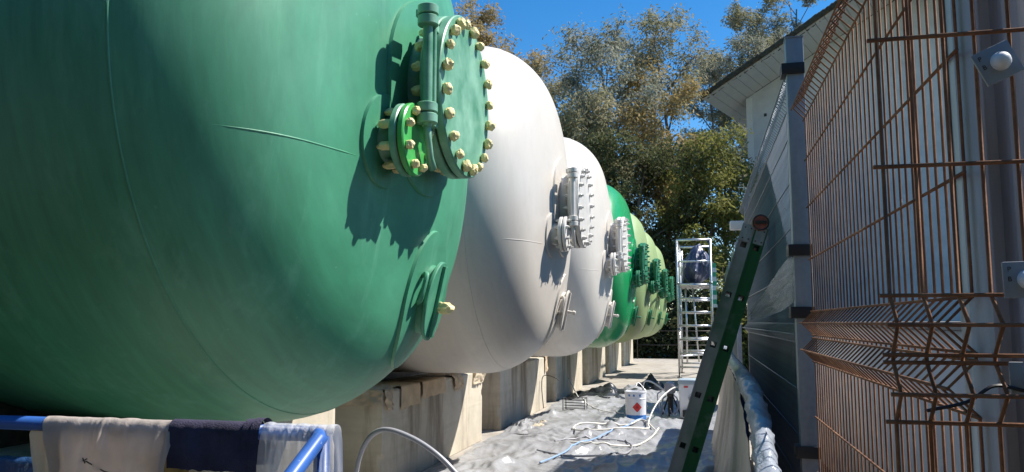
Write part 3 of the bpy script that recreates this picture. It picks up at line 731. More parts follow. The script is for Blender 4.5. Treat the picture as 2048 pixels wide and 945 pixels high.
paper_fold('masking_paper', M['paper_pale_lit'], 'creased brown paper with sunlight toned into its colour, folded over near corner of the plinth under the first white tank', (-2.72, y1, pz), (1, 0, 0), (0, -1, 0), .46, .3, .10, 3, .03)  # pale stock puts the missing sunlight into this paper's colour
paper_fold('masking_paper', M['paper_pale_lit'], 'crumpled paper toned pale as if sunlit, left of the kraft paper on plinth edge', (-3.05, y1, pz), (1, 0, 0), (0, -1, 0), .30, .25, .15, 7, .045)
paper_fold('masking_paper', M['kraft'], 'small paper wrapped round the plinth corner by the hose arch', (-2.262, y1, pz), (0, 1, 0), (1, 0, 0), .13, .2, .13, 9, .03, .1)
paper_fold('masking_paper', M['kraft'], 'shaded kraft flap on plinth side, nearer of the pair', (-2.262, y1 + .31, pz), (0, 1, 0), (1, 0, 0), .40, .35, .15, 12, .008)
paper_fold('masking_paper', M['kraft'], 'shaded kraft flap on plinth side, farther of the pair', (-2.262, y1 + .76, pz), (0, 1, 0), (1, 0, 0), .58, .35, .115, 15, .008)
paper_fold('masking_paper', M['kraft'], 'twisted strip of kraft paper on plinth side beyond the two flaps', (-2.262, y1 + 1.52, pz), (0, 1, 0), (1, 0, 0), .24, .3, .12, 18, .03, .5)
paper_fold('masking_paper', M['paper_pale_lit'], 'bright paper curling off the far end of the first white tank plinth', (-2.262, y1 + 2.20, pz), (0, 1, 0), (1, 0, 0), .34, .3, .11, 22, .04, -.3)
paper_fold('masking_paper', M['kraft'], 'paper strip on the plinth of the second white tank', (-2.262, y1 + TD + 2.36, pz), (0, 1, 0), (1, 0, 0), .16, .2, .20, 25, .02)

# ------------------------------------------------------------------ the fence on the right
def vpath(z0, z1, folds, amp):
    """heights and outward offsets of one vertical wire"""
    pts = [(0, z0)]
    for (a, b) in folds: pts += [(0, a), (amp, (a + b)/2), (0, b)]
    pts.append((0, z1)); return pts
def fence_panel(name, p0, p1, out, path, hz, spacing, r, mat, lab, grp=None, rv=None):
    """p0-p1 along the fence line; vertical wires with V folds towards `out`, horizontal double wires at heights hz [(z, offset)]"""
    p0, p1, out = Vector((*p0, 0)), Vector((*p1, 0)), Vector((*out, 0)); d = p1 - p0; L = d.length; d.normalize()
    t = thing(name, p0, lab, 'fence panel', grp)
    vm = MB().tube([out*o + Vector((0, 0, z)) for o, z in path], rv or r, 6).me('vertical_wire', mat, True)
    n = int(L/spacing)
    for k in range(n + 1):
        o = link('vertical_wire', vm, t, d*(k*spacing + .003*N(k*3.3, L)))
    hm = MB().tube([(0, 0, 0), d*(L + .03)], r*1.1, 6).me('horizontal_wire', mat, True)
    for (z, o_) in hz:
        link('horizontal_wire', hm, t, Vector((0, 0, z)) + out*(o_ + r*1.6) - d*.015)
    return t
FX = lambda y: .398 - .0135*(y - 1.3) if y < 3.2 else .372 - .010*(y - 3.2)
foldsA = [(1.042, 1.128), (1.139, 1.226)]
pathA = vpath(.02, 2.085, [(.22, .30)] + foldsA + [(1.955, 2.045)], .042)
hzA = [(.10, 0), (.22, 0), (.30, 0), (.44, 0), (.64, 0), (.84, 0), (1.042, 0), (1.085, .042), (1.128, 0), (1.139, 0), (1.183, .042), (1.226, 0), (1.42, 0), (1.618, 0), (1.80, 0), (1.955, 0), (2.0, .042), (2.045, 0)]
fence_panel('mesh_fence', (FX(1.36), 1.36), (FX(3.12), 3.12), (-1, 0), pathA, hzA, .05, .0028, M['rust'], 'long rusty mesh fence panel with V folds between the two posts', 'mesh fence panels')
fence_panel('mesh_fence', (.262, 1.275), (.80, 1.285), (0, -1), pathA, hzA, .0455, .0031, M['rust'], 'rusty mesh panel facing the camera across the corner post at right edge', 'mesh fence panels')
pathB = vpath(.02, 2.30, [(.22, .30), (1.10, 1.18), (2.13, 2.22)], .045)
hzB = [(.10, 0), (.22, 0), (.26, .045), (.30, 0), (.5, 0), (.7, 0), (.9, 0), (1.10, 0), (1.14, .045), (1.18, 0), (1.4, 0), (1.6, 0), (1.8, 0), (2.0, 0), (2.13, 0), (2.175, .045), (2.22, 0)]
fence_panel('mesh_fence', (FX(3.28), 3.28), (FX(7.3), 7.3), (-1, 0), pathB, hzB, .05, .0026, M['wire_galv'], 'galvanised mesh fence panel running away behind the ladder', 'mesh fence panels')
def post(x, y, w_, h, lab):
    o = thing('fence_post', (x, y, 0), lab, 'fence post', 'fence posts')
    fin(MB().box((-w_/2, -w_/2, -.5), (w_/2, w_/2, h), .005).obj('tube', M['galv'], o).data)
    fin(MB().box((-w_/2 - .002, -w_/2 - .002, h), (w_/2 + .002, w_/2 + .002, h + .006), .002).obj('cap', M['galv'], o).data)
    return o
p1 = post(.352, 3.20, .066, 2.30, 'square galvanised fence post between rusty and galvanised panels')
for z in (2.175, 1.461, 1.223, .705):
    fin(MB().box((-.052, -.042, z - .022), (.034, .040, z + .022), .003).obj('clamp', M['black'], p1).data)
p2 = post(.362, 7.38, .06, 2.3, 'far galvanised fence post at the end of the mesh fence')
p3 = thing('corner_post', (.452, 1.395, 0), 'wide galvanised corner post behind camera-facing rusty mesh at right', 'fence post', 'fence posts')
prof_ = [(-.055, .03), (-.055, -.018), (-.032, -.05), (-.026, -.05), (-.020, -.014), (.002, -.014), (.008, -.05), (.030, -.05), (.036, -.014), (.056, -.020), (.056, .03)]
mb = MB(); n = len(prof_); v = [(x, y, z) for z in (-.5, 2.6) for x, y in prof_]
mb.add(v, [(k, (k+1) % n, n + (k+1) % n, n + k) for k in range(n)] + [tuple(range(n))[::-1], tuple(range(n, 2*n))]); fin(mb.obj('tube', pmat('pale galvanised steel', (.46, .48, .51), .5, .1, nscale=5, amt=.22, bstr=.1, stretch=(6, 6, .6)), p3).data)
def text_mesh(s, size, mat, name):
    cu = bpy.data.curves.new(name, 'FONT'); cu.body = s; cu.size = size; cu.align_x = 'CENTER'; cu.align_y = 'CENTER'
    ob = bpy.data.objects.new(name, cu); C.objects.link(ob); dg = bpy.context.evaluated_depsgraph_get()
    me = bpy.data.meshes.new_from_object(ob.evaluated_get(dg)); bpy.data.objects.remove(ob); me.materials.append(mat); me.name = name; return me
for k, (z, a) in enumerate(((1.566, .42), (1.247, 0.02), (1.105, 0.0))):
    cl = fin(MB().box((-.027, -.003, -.026), (.027, .003, .026), .002).me('clip_plate', M['galv']))
    cx = .421 if k == 0 else .436
    c_ = link('clip_plate', cl, p3, Vector((cx, 1.262, z)) - p3.location); c_.rotation_euler = (0, -a, 0)
    dom = fin(MB().lathe([(-.020, .0005), (-.019, .006), (-.015, .0105), (-.008, .0135), (-.002, .0142)], 20, 'Y').me('dome_nut', M['white_chip']), 60)
    link('dome_nut', dom, c_, (.004, 0, 0))
    if k < 2:
        for j, ch in enumerate('PB'):
            tm = text_mesh(ch, .010, M['dark_steel'], 'letter'); q = link('letter', tm, c_, (-.019, -.0036, .015 - .014*j)); q.rotation_euler = (R(90), 0, 0)
fin(MB().tube(spline([(.30, 1.262, 1.06), (.35, 1.25, 1.075), (.385, 1.248, 1.098), (.43, 1.262, 1.09)], 6), .0028, 6).obj('cable_tie', M['black'], None, True).data)
tag(bpy.data.objects['cable_tie'], 'loose black cable tie end on the camera-facing rusty mesh', 'cable tie')
# stray floodlight on the far post
fin(MB().box((-.16, -.04, 2.02), (-.035, .05, 2.10), .01).obj('floodlight', M['white_chip'], p2).data)

yw = fin(MB().box((1.30, .6, -.52), (1.46, 15.0, 1.14), .01).obj('yard_wall', M['house_white']).data)
yc = fin(MB().box((1.26, .58, 1.142), (1.50, 15.02, 1.19), .008).obj('coping', M['slab'], bpy.data.objects['yard_wall']).data)
tag(bpy.data.objects['yard_wall'], 'low pale rendered wall in shade behind the rusty mesh', 'wall')
for k, (ya2, yb2, lab) in enumerate(((10.4, 12.0, 'nearer plastic screen added beyond the ladder to shade the floor'), (13.9, 17.0, 'farther plastic screen added beside the scaffold tower to shade the floor'))):  # mostly hidden screens, added to cast the shade patches on the floor
    sc_ = thing('shade_screen', (.36, ya2, 0), lab, 'screen', 'added plastic screens shading the floor')
    for yy2 in (0, yb2 - ya2): fin(MB().box((-.025, yy2 - .025, 0), (.025, yy2 + .025, 2.2), .004).obj('post', M['galv'], sc_).data)
    P = [[(-.03 + .015*N(i*.35, z*2, k*5), .03 + (yb2 - ya2 - .06)*i/23, .05 + 2.12*z/11) for z in range(12)] for i in range(24)]
    MB().grid(P).obj('sheet', M['fence_sheet'], sc_, True)
# plastic sheeting on the galvanised panel
P = []
for i in range(90):
    y = 3.26 + (7.30 - 3.26)*i/89
    ztop = 1.40 + (2.24 - 1.40)*min(1, max(0, (y - 3.62)/1.35)) if y > 3.62 else 1.38
    row = []
    for k in range(30):
        h = k/29; z = ztop - (ztop - .04)*h
        x = FX(y) + .026 + .010*N(y*2.6, z*1.1, 2) + .010*N(y*7, z*.6, 4)
        row.append((x, y, z))
    P.append(row)
o = MB().grid(P).obj('debris_sheet', M['fence_sheet'], None, True); tag(o, 'blue grey plastic sheet hung over the inside of the galvanised fence', 'plastic sheet')
# translucent film pulled from the post towards the ladder
P = []
for i in range(26):
    u_ = i/25; row = []
    for k in range(18):
        s_ = k/17 - .5
        w0 = .085*(1 - u_) + .022*u_ + .04*math.sin(u_*math.pi)*(1 - u_)
        c = Vector((.318, 3.19, 1.355)).lerp(Vector((.225, 4.25, 1.215)), u_)
        row.append(c + Vector((.02*N(s_*9, u_*2, 3) - .02*u_, 0, 2*s_*w0 + .01*N(s_*6, u_*3, 7))))
    P.append(row)
o = MB().grid(P).obj('film_strip', M['thin_film'], None, True); tag(o, 'translucent film strip gathered between fence post and ladder', 'plastic film')

# ------------------------------------------------------------------ ladder
LA, LB = Vector((-.284, 4.45, 0.02)), Vector((.268, 4.45, 1.735))
ax = (LB - LA).normalized(); wd = Vector((ax.z, 0, -ax.x)); LL = (LB - LA).length
ld = thing('folding_ladder', LA, 'folded aluminium ladder with green overspray leaning against the fence', 'ladder')
def stile(off, y, mat, name, par):
    """flat stile with square rung holes; local frame: a along ladder, b across, c = depth (Y)"""
    W, T, hs_ = .066, .026, .0155
    cuts = []; a0 = .0
    rungs = [LL - .145 - .285*k for k in range(6)]
    aa = sorted([0, LL - .03] + [q for rr_ in rungs for q in (rr_ - hs_, rr_ + hs_)])
    bb = [-W/2, -hs_, hs_, W/2]; mb = MB()
    def P_(a, b, c): return ax*a + wd*(off + b) + Vector((0, c, 0))
    for c in (0, T):
        for i in range(len(aa) - 1):
            for j in range(3):
                mid = (aa[i] + aa[i+1])/2
                if j == 1 and any(abs(mid - q) < hs_*.9 for q in rungs): continue
                mb.add([P_(aa[i], bb[j], c), P_(aa[i+1], bb[j], c), P_(aa[i+1], bb[j+1], c), P_(aa[i], bb[j+1], c)], [(0, 1, 2, 3)])
    for b in (-W/2, W/2): mb.add([P_(aa[0], b, 0), P_(aa[-1], b, 0), P_(aa[-1], b, T), P_(aa[0], b, T)], [(0, 1, 2, 3)])
    for a in (aa[0], aa[-1]): mb.add([P_(a, -W/2, 0), P_(a, W/2, 0), P_(a, W/2, T), P_(a, -W/2, T)], [(0, 1, 2, 3)])
    # raised edge flanges
    for b0, b1 in ((-W/2 - .001, -W/2 + .006), (W/2 - .006, W/2 + .001)):
        q = [P_(a, b, c) for a in (0, LL - .03) for b in (b0, b1) for c in (-.006, 0.0)]
        mb.add(q, [(0, 1, 3, 2), (4, 6, 7, 5), (0, 4, 5, 1), (2, 3, 7, 6), (0, 2, 6, 4), (1, 5, 7, 3)])
    o = mb.obj(name, mat, par); fix_normals(o.data); return rungs, o
for s_, mat in ((-1, M['ladder_alu']), (1, M['ladder_green'])):
    for y in (y0_ := (0.0, .36)):
        rungs, so_ = stile(s_*.035, y, mat, 'stile', ld)
        so_.location = (0, y, 0)
    for rr_ in rungs:
        mb = MB(); c0 = ax*rr_ + wd*(s_*.035)
        for h_, inv in ((.0152, 0), (.0132, 1)):
            q = [c0 + ax*a*h_ + wd*b*h_ + Vector((0, y, 0)) for y in (.001, .384) for a, b in ((-1, -1), (1, -1), (1, 1), (-1, 1))]
            mb.add(q, [(0, 1, 5, 4), (1, 2, 6, 5), (2, 3, 7, 6), (3, 0, 4, 7)])
        mb.obj('rung', M['alu_dull'], ld)
for y in (0, .36):
    yy = y - .012
    hub = MB(); cpos = ax*(LL - .005) + wd*.018
    hub.lathe([(yy - .004, .043), (yy, .046), (yy + .046, .046)], 36, 'Y'); hub.v = [tuple(Vector(p) + cpos) for p in hub.v]
    hb = hub.obj('hinge_disc', pmat('worn red hinge', (.30, .07, .05), .5, nscale=30, amt=.45), ld); fin(hb.data)
    ri = MB().tube([(.040*math.cos(a), yy - .004, .040*math.sin(a)) for a in np.linspace(0, 2*math.pi, 41)], .0045, 6, False); ri.v = [tuple(Vector(p) + cpos) for p in ri.v]; fin(ri.obj('rim', M['dark_steel'], hb).data)
    kb = MB(); kb.box((-.030, yy - .012, -.008), (.030, yy - .004, .008), .002); kb.v = [tuple(Vector(p) + cpos) for p in kb.v]; fin(kb.obj('lock_bar', M['dark_steel'], hb).data)
    for s_ in (-1, 1):
        q = [ax*a + wd*b + Vector((0, c, 0)) for a in (LL - .19, LL - .05) for b in (s_*.035 - 0.0265, s_*.035 + 0.0265) for c in (yy + .002, yy + .011)]
        pl_ = MB().add(q, [(0, 1, 3, 2), (4, 6, 7, 5), (0, 4, 5, 1), (2, 3, 7, 6), (0, 2, 6, 4), (1, 5, 7, 3)])
        # rivet plate drawn as a frame round the rung hole would hide it: keep it above the hole
        pl_.v = []; pl_.f = []
        q = [ax*a + wd*b + Vector((0, c, 0)) for a in (LL - .125, LL - .035) for b in (s_*.035 - 0.0265, s_*.035 + 0.0265) for c in (yy + .002, yy + .011)]
        pl_.add(q, [(0, 1, 3, 2), (4, 6, 7, 5), (0, 4, 5, 1), (2, 3, 7, 6), (0, 2, 6, 4), (1, 5, 7, 3)])
        fb = pl_.obj('hinge_plate', M['alu_dull'], ld); fix_normals(fb.data)
        for a in (.05, .11):
            for b in (-.016, .016):
                rv = MB().lathe([(yy - .002, .003), (yy + .002, .0045)], 8, 'Y'); cc = ax*(LL - a) + wd*(s_*.035 + b)
                rv.v = [tuple(Vector(p) + cc) for p in rv.v]; rv.obj('rivet', M['dark_steel'], fb)
for s_ in (-1, 1):
    for y in (0, .36):
        c0 = ax*.0 + wd*(s_*.035)
        mb = MB(); mb.box((-.036, y - .006, -.02), (.036, y + .034, .05), .006); mb.v = [tuple(Vector(p) + c0) for p in mb.v]; fin(mb.obj('rubber_foot', M['black'], ld).data)

# ------------------------------------------------------------------ scaffold tower
SX0, SX1, SY0, SY1 = -.655, .055, 17.5, 19.2
tw_ = thing('scaffold_tower', (-.3, 17.5, 0), 'aluminium scaffold tower with ladder frames at end of walkway', 'scaffold tower')
TO = Vector((-.3, 17.5, 0))
def tb_(name, a, b, r=.025, mat=M['alu']): return MB().tube([Vector(a) - TO, Vector(b) - TO], r, 12).obj(name, mat, tw_, True)
for y in (SY0, SY1):
    for x in (SX0, SX1):
        u_ = tb_('upright', (x, y, .10), (x, y, 2.98))
        MB().lathe([(.0, .055), (.012, .055), (.02, .02), (.12, .02)], 16, 'Z', tuple(Vector((x, y, 0)) - TO)).obj('foot', M['dark_steel'], u_, True)
        for z in (1.0, 2.0): MB().lathe([(z, .031), (z + .05, .031)], 12, 'Z', tuple(Vector((x, y, 0)) - TO)).obj('coupler', M['alu_dull'], u_, True)
    for k in range(7): tb_('rung', (SX0, y, .22 + .295*k), (SX1, y, .22 + .295*k), .021)
    tb_('guard_rail', (SX0, y, 2.97), (SX1, y, 2.97)); tb_('guard_rail', (SX0, y, 2.50), (SX1, y, 2.50), .022)
for x in (SX0, SX1):
    tb_('side_brace', (x, SY0, .5), (x, SY1, 1.6), .02); tb_('side_brace', (x, SY1, .4), (x, SY0, 1.4), .02)
    tb_('side_rail', (x, SY0, 2.5), (x, SY1, 2.5), .02); tb_('side_rail', (x, SY0, 2.95), (x, SY1, 2.95), .02)
tb_('plan_brace', (SX0, SY0, .45), (SX1, SY1, .45), .02); tb_('ledger', (-.5, SY0 + .5, 1.95), (-.5, SY0 + .5, .3), .02); tb_('ledger', (-.35, SY0 + .7, 1.95), (-.25, SY0 + .7, .3), .018)
tb_('loose_post', (-.56, SY0 + .25, 2.02), (-.56, SY0 + .25, 2.75), .022)
for k in range(3):
    fin(MB().box(tuple(Vector((SX0 + .03 + .22*k, SY0 + .03, 1.985)) - TO), tuple(Vector((SX0 + .235 + .22*k, SY1 - .03, 2.03)) - TO), .004).obj('deck_board', M['alu_dull'], tw_).data)
# navy tarp bundle
import bmesh
bm = bmesh.new(); bmesh.ops.create_icosphere(bm, subdivisions=5, radius=1)
for q in bm.verts:
    p = q.co.copy(); tz = (p.z + 1)/2; an = math.atan2(p.y, p.x); fold = tri(an*1.25 + .25*N(p.z*2, 4)) + .6*tri(an*2.6 + .4*N(p.z*3, 9))
    k = 1 + .13*fold*(1.2 - tz) + .16*fbm(p.x*1.7, p.y*1.7, p.z*1.7 + 4, 3); taper = 1.32 - .80*tz**1.3
    q.co = Vector((p.x*.29*k*taper + .10*tz - .02, p.y*.40*k*taper, (tz**.9)*.90*(1 + .05*N(p.x*2, p.y*2)) + (.03*N(p.x*4, p.y*4, 2) if tz > .6 else 0)))
me = bpy.data.meshes.new('tarp_bundle'); bm.to_mesh(me); bm.free(); me.materials.append(M['navy_tarp']); autosmooth(me, 60)
tag(link('tarp_bundle', me, None, (-.285, 18.1, 2.03)), 'navy tarpaulin bundle standing on the scaffold platform', 'tarpaulin')
# barrier tape
P = []
for i in range(40):
    z = 2.45 - .95*i/39; row = []
    for k in range(4): row.append((.085 + .028*k + .02*N(z*5, 1) + .012*k*N(z*9, k), 17.46 + .02*N(z*7, 4 + k), z))
    P.append(row)
bt = thing('barrier_tape', (.1, 17.46, 1.5), 'green and white barrier tape hanging on right side of scaffold', 'tape')
for j in range(10):
    sub = [[tuple(Vector(q) - Vector((.1, 17.46, 1.5))) for q in row] for row in P[j*4:j*4 + 5]]
    if len(sub) > 1: MB().grid(sub).obj('stripe', M['tape_green'] if j % 2 == 0 else M['white_chip'], bt, True)

# railing closing the walkway
er = thing('end_railing', (-1.4, 26.0, 0), 'thin dark railing across the far end of the walkway', 'railing')
for z in (.45, .9): MB().tube([(-.9, 0, z), (2.0, 0, z)], .014, 8).obj('rail', M['dark_steel'], er, True)
for x in (-.9, .5, 2.0): MB().tube([(x, 0, 0), (x, 0, .9)], .017, 8).obj('post', M['dark_steel'], er, True)

# ------------------------------------------------------------------ the white house behind
HU = Vector((math.cos(R(20)), -math.sin(R(20)), 0)); HD = Vector((math.sin(R(20)), math.cos(R(20)), 0))
HC = Vector((2.03, 38, -.5)); TP = .502; ZS = 11.77; VW = 2.85; EO = 1.18; RS = 8.0; HW_ = 16.0; HDp = 8.0
hs_o = thing('white_house', HC, 'white rendered house with mossy tiled roof behind the fence', 'house')
def hp_(s, d, z): return HU*s + HD*d + Vector((0, 0, z - HC.z))
def roof_z(s): return ZS + TP*(s if s <= RS else 2*RS - s)
v = []; f = []
pr = [(0, -.5), (HW_, -.5), (HW_, roof_z(HW_)), (RS, roof_z(RS)), (0, roof_z(0))]
for d in (0, HDp): v += [hp_(s, d, z) for s, z in pr]
f = [(0, 1, 2, 3, 4), (9, 8, 7, 6, 5), (0, 4, 9, 5), (1, 6, 7, 2)]
o = MB().add(v, f).obj('wall', M['house_white'], hs_o); fix_normals(o.data)
fin(MB().add([hp_(s, d, z) for z in (-.5, ZS - .05) for s, d in ((-.06, -.06), (.22, -.06), (.22, -.01), (-.06, -.01))], [(0, 1, 5, 4), (1, 2, 6, 5), (2, 3, 7, 6), (3, 0, 4, 7), (4, 5, 6, 7)]).obj('corner_trim', M['soffit'], hs_o).data)
# wall openings far right are hidden by fence; a small vent near the corner
q = [hp_(s, d, z) for z in (10.75, 10.89) for s, d in ((.75, -.03), (.87, -.03), (.87, -.005), (.75, -.005))]
MB().add(q, [(0, 1, 5, 4), (1, 2, 6, 5), (2, 3, 7, 6), (3, 0, 4, 7), (4, 5, 6, 7), (0, 3, 2, 1)]).obj('wall_vent', M['dark_steel'], hs_o)
def slab_(s0, s1, d0, d1, dz0, dz1, name, mat, par):
    q = [hp_(s, d, roof_z(s) + dz) for dz in (dz0, dz1) for s, d in ((s0, d0), (s1, d0), (s1, d1), (s0, d1))]
    o = MB().add(q, [(0, 3, 2, 1), (4, 5, 6, 7), (0, 1, 5, 4), (1, 2, 6, 5), (2, 3, 7, 6), (3, 0, 4, 7)]).obj(name, mat, par); fix_normals(o.data); return o
rf = slab_(-EO, RS, -VW, HDp, .07, .20, 'roof', M['tile'], hs_o)
rf2 = slab_(RS, HW_ + EO, -VW, HDp, .07, .20, 'roof', M['tile'], hs_o)
n = 24
for k in range(n):
    s0 = -EO + .02 + (RS + EO)*k/n; s1 = -EO + (RS + EO)*(k + 1)/n - .006
    slab_(s0, s1, -VW + .04, HDp if s0 < .02 else -.02, .02, .068, 'soffit_board', M['soffit'], rf)
random.seed(11)
def tile_me(seed):
    mb = MB(); rows = []
    for i in range(7):
        x = .50*i/6; row = []
        for k in range(9):
            a = math.pi*k/8; r_ = .15*(1 + .2*N(x*8, k*.8, seed)) + .04*N(x*14, k, seed + 3)
            row.append((x, -r_*math.cos(a)*1.1, r_*math.sin(a) - .02 - .03*abs(N(x*9, seed))))
        rows.append(row)
    mb.grid(rows)
    low = [(r_[0][0], r_[0][1], -.17 - .10*N(j*1.7, seed)) for j, r_ in enumerate(rows)]
    mb.grid([[r_[0] for r_ in rows], low]); mb.grid([[r_[-1] for r_ in rows], [(p[0], -p[1], p[2]) for p in low]])
    mb.add([rows[0][k] for k in range(9)], [tuple(range(9))]); me = mb.me('roof_tile', M['moss'], True); return me
tiles = [tile_me(i*5.3) for i in range(4)]
ang = math.atan(TP)
xa = (HU*math.cos(ang) + Vector((0, 0, math.sin(ang)))).normalized(); ya_ = HD; za = xa.cross(ya_).normalized()
rotm = Matrix((xa, ya_, za)).transposed().to_4x4()
k = 0; s = -EO - .03
while s < RS:
    z = roof_z(s) + .20
    o = link('roof_tile', tiles[k % 4], rf); o.matrix_local = Matrix.Translation(hp_(s, -VW + .02 + random.uniform(-.04, .04), z + random.uniform(-.02, .02))) @ rotm
    if k % 4 == 2:
        mm = fin(MB().box((.10, -.12, .08), (.42, .10, .24), .03).me('mortar_cap', M['mortar'])); oo = link('mortar_cap', mm, rf); oo.matrix_local = o.matrix_local.copy()
    s += .37; k += 1

# ------------------------------------------------------------------ trees
def leaves_mesh(name, centers, n, size, spread, mat, droop=.8):
    c = np.array(centers, float); idx = rng.integers(0, len(c), n)
    off = rng.normal(0, 1, (n, 3))*np.array(spread); p = c[idx] + off
    az = rng.uniform(0, 2*np.pi, n); dz = -np.abs(rng.normal(droop, .5, n))
    d = np.stack([np.cos(az), np.sin(az), dz], 1); d /= np.linalg.norm(d, axis=1)[:, None]
    rnd = rng.normal(0, 1, (n, 3)); wv = np.cross(d, rnd); wv /= np.linalg.norm(wv, axis=1)[:, None] + 1e-9
    L = rng.uniform(.6, 1.35, n)[:, None]*size; W = L*rng.uniform(.12, .22, n)[:, None]
    v = np.empty((n, 4, 3)); v[:, 0] = p; v[:, 1] = p + d*L*.45 + wv*W; v[:, 2] = p + d*L; v[:, 3] = p + d*L*.45 - wv*W
    me = bpy.data.meshes.new(name); me.vertices.add(n*4); me.vertices.foreach_set('co', v.astype(np.float32).ravel())
    me.loops.add(n*4); me.loops.foreach_set('vertex_index', np.arange(n*4, dtype=np.int32))
    me.polygons.add(n); me.polygons.foreach_set('loop_start', np.arange(0, n*4, 4, dtype=np.int32)); me.update(calc_edges=True)
    me.materials.append(mat); return me
def tree(x, y, h, rad, mat, seed, lab, n=12000, base=.30, trunk=.16, size=.18, cl=.36, lean=0):
    rd = random.Random(seed); t = thing('eucalyptus_tree', (x, y, -.52), lab, 'tree', 'trees behind the tanks')
    mb = MB(); ends = []
    top = Vector((lean, rd.uniform(-.5, .5), h*.93)); pts = []
    for k in range(9):
        u_ = k/8; pts.append(Vector((top.x*u_ + .35*math.sin(u_*5 + seed), top.y*u_ + .3*math.sin(u_*4 + seed*2), top.z*u_)))
    mb.tube(pts, [trunk*(1 - .85*k/8) + .012 for k in range(9)], 8)
    nb = 15
    for b in range(nb):
        u_ = base + (1 - base)*(b + .5)/nb; i = min(7, int(u_*8)); p = pts[i].lerp(pts[i+1], u_*8 - i)
        a = b*2.4 + seed + rd.uniform(-.4, .4); prof_r = rad*math.sin(math.pi*(.20 + .58*(u_ - base)/(1 - base)))*rd.uniform(.6, 1.1)
        e = p + Vector((math.cos(a)*prof_r, math.sin(a)*prof_r, h*rd.uniform(.06, .17)))
        m1 = p.lerp(e, .5) + Vector((rd.uniform(-.2, .2), rd.uniform(-.2, .2), h*.02))
        mb.tube([p, m1, e], [trunk*.34*(1.15 - u_) + .02, trunk*.2*(1.15 - u_) + .015, .010], 5)
        for q in range(6):
            f_ = rd.uniform(.3, 1.0); s_ = p.lerp(m1, f_*2) if f_ < .5 else m1.lerp(e, f_*2 - 1)
            e2 = s_ + Vector((rd.uniform(-1, 1), rd.uniform(-1, 1), rd.uniform(-.15, .9)))*(.20*rad + .42)
            mb.tube([s_, s_.lerp(e2, .5) + Vector((0, 0, .1)), e2], [.02, .013, .006], 4, False)
            ends += [e2, s_.lerp(e2, .6)]
            for z in range(2): ends.append(e2 + Vector((rd.uniform(-.5, .5), rd.uniform(-.5, .5), rd.uniform(-.5, .3))))
    mb.obj('trunk', M['bark'], t, True)
    ends = [e for e in ends if rd.random() < .8]
    link('crown', leaves_mesh('crown', ends, int(n*1.75), size, (cl*.55, cl*.55, cl*.6), mat), t)
    return t
tree(-12.6, 37, 17.0, 3.4, M['leaf_brown'], 1, 'tall olive brown tree rising beside the sea green tank edge', 12000, .35)
tree(-9.0, 35, 14.6, 3.6, M['leaf_brown'], 2, 'golden brown bushy tree above the first white tank', 15000, .3)
tree(-6.4, 38, 14.0, 2.6, M['leaf_olive'], 3, 'olive tree between golden brown tree and the tall feathery one', 9000, .3)
tree(-4.5, 34, 14.2, 2.3, M['leaf_grey'], 4, 'tall feathery grey green tree above the second white tank', 9000, .4)
tree(-1.9, 36, 15.4, 2.4, M['leaf_olive'], 5, 'tallest olive tree in the middle against the sky', 10000, .35)
tree(.7, 49, 18.8, 3.6, M['leaf_grey'], 6, 'loose grey green tree left of the house roof', 14000, .35)
tree(2.9, 52, 21.5, 3.4, M['leaf_olive'], 17, 'olive tree whose crown shows just above the house eave', 13000, .4, .2, .22)
tree(6.6, 56, 25.0, 5.0, M['leaf_grey'], 7, 'grey green tree rising behind the house roof', 20000, .4, .22, .24)
tree(-2.4, 31, 8.6, 2.6, M['leaf_dark'], 8, 'dark lower tree behind the pale green tanks', 13000, .15, .13, .19)
tree(.2, 30.5, 8.0, 2.0, M['leaf_yellow'], 9, 'yellow green small tree beside the house corner', 11000, .12, .12, .19)
tree(-5.6, 32, 10.2, 2.6, M['leaf_olive'], 10, 'mid height olive tree behind the emerald tank', 12000, .15, .13, .19)
tree(-8.6, 33, 10.5, 2.4, M['leaf_dark'], 12, 'dark tree hidden low behind the first white tank', 9000, .15, .13, .19)
tree(-1.7, 33.5, 11.5, 2.2, M['leaf_brown'], 13, 'reddish brown sparse tree left of the yellow green one', 8000, .2, .12, .19)
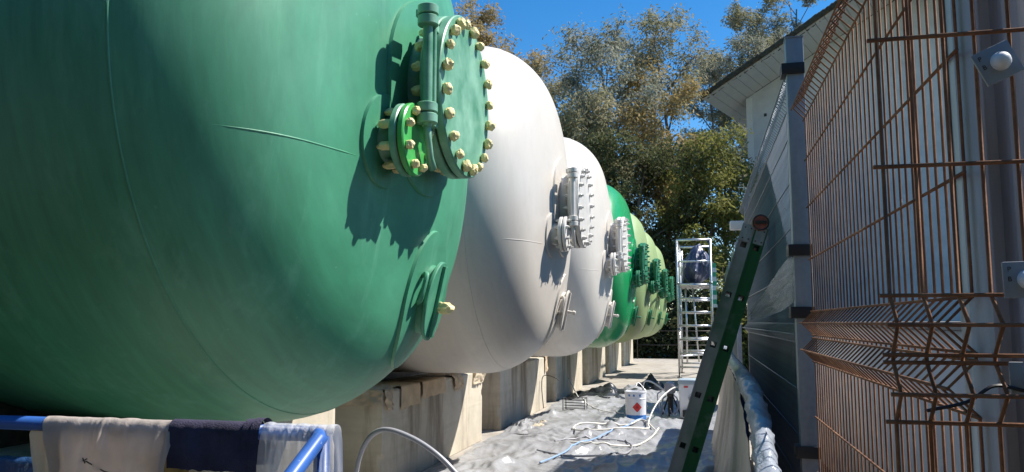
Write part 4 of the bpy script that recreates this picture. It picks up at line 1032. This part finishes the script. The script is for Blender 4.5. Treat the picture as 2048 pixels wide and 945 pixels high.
# shrubs along the far end
def shrub(x, y, rx, h, mat, seed, lab, n=7000):
    rd = random.Random(seed); t = thing('shrub', (x, y, -.52), lab, 'shrub', 'shrubs at the far end of the walkway')
    mb = MB(); ends = []
    for k in range(26):
        a = rd.uniform(0, 6.28); r_ = rx*math.sqrt(rd.random()); e = Vector((math.cos(a)*r_, math.sin(a)*r_*.7, h*rd.uniform(.3, 1)*(1 - .4*(r_/rx)**2)))
        mb.tube([(e.x*.15, e.y*.15, 0), (e.x*.6, e.y*.6, e.z*.6), e], [.03, .018, .008], 5, False)
        for q in range(5): ends.append(e*rd.uniform(.25, 1.0) + Vector((rd.uniform(-.3, .3), rd.uniform(-.3, .3), rd.uniform(-.2, .2))))
    mb.obj('stem', M['bark'], t, True)
    link('crown', leaves_mesh('crown', ends, n, .20, (.25, .25, .25), mat, .4), t)
shrub(-2.6, 28.6, 1.5, 4.2, M['leaf_dark'], 1, 'dark shrub left of the walkway end railing')
shrub(-.9, 28.2, 1.4, 3.6, M['leaf_dark'], 2, 'dark shrub right behind the end railing', 8000)
shrub(.5, 28.4, 1.3, 4.4, M['leaf_yellow'], 3, 'yellow green shrub behind the scaffold tower')
shrub(-4.4, 29.5, 1.6, 5.0, M['leaf_dark'], 4, 'dark shrub behind the farthest tank')
shrub(1.6, 29.2, 1.2, 4.0, M['leaf_dark'], 5, 'dark shrub at foot of the white house')

# unseen tree mass added behind the viewer to cut sky fill on the tanks
P = []
for i in range(60):
    x = -24 + 40*i/59; row = []
    for k in range(24):
        z = -.6 + 9.5*k/23; row.append((x, -7.5 - .010*(x + 4)**2*0 + .9*fbm(x*.5, z*.5, 2, 3) + .25*N(x*3, z*3) - .10*z, z + (.8*fbm(x*.7, 3, 1, 3) if k == 23 else 0)))
    P.append(row)
back = [[(p[0], p[1] - 2.5, p[2]) for p in row] for row in P]
mb = MB().grid(P); mb.grid(back); mb.grid([[r_[-1] for r_ in P], [r_[-1] for r_ in back]]); mb.grid([P[0], back[0]]); mb.grid([P[-1], back[-1]])
o = mb.obj('sky_block_trees', M['leaf_dark'], None, True); o['kind'] = 'stuff'
o['label'] = 'dark tree mass added behind the viewer to block sky light'; o['category'] = 'trees'
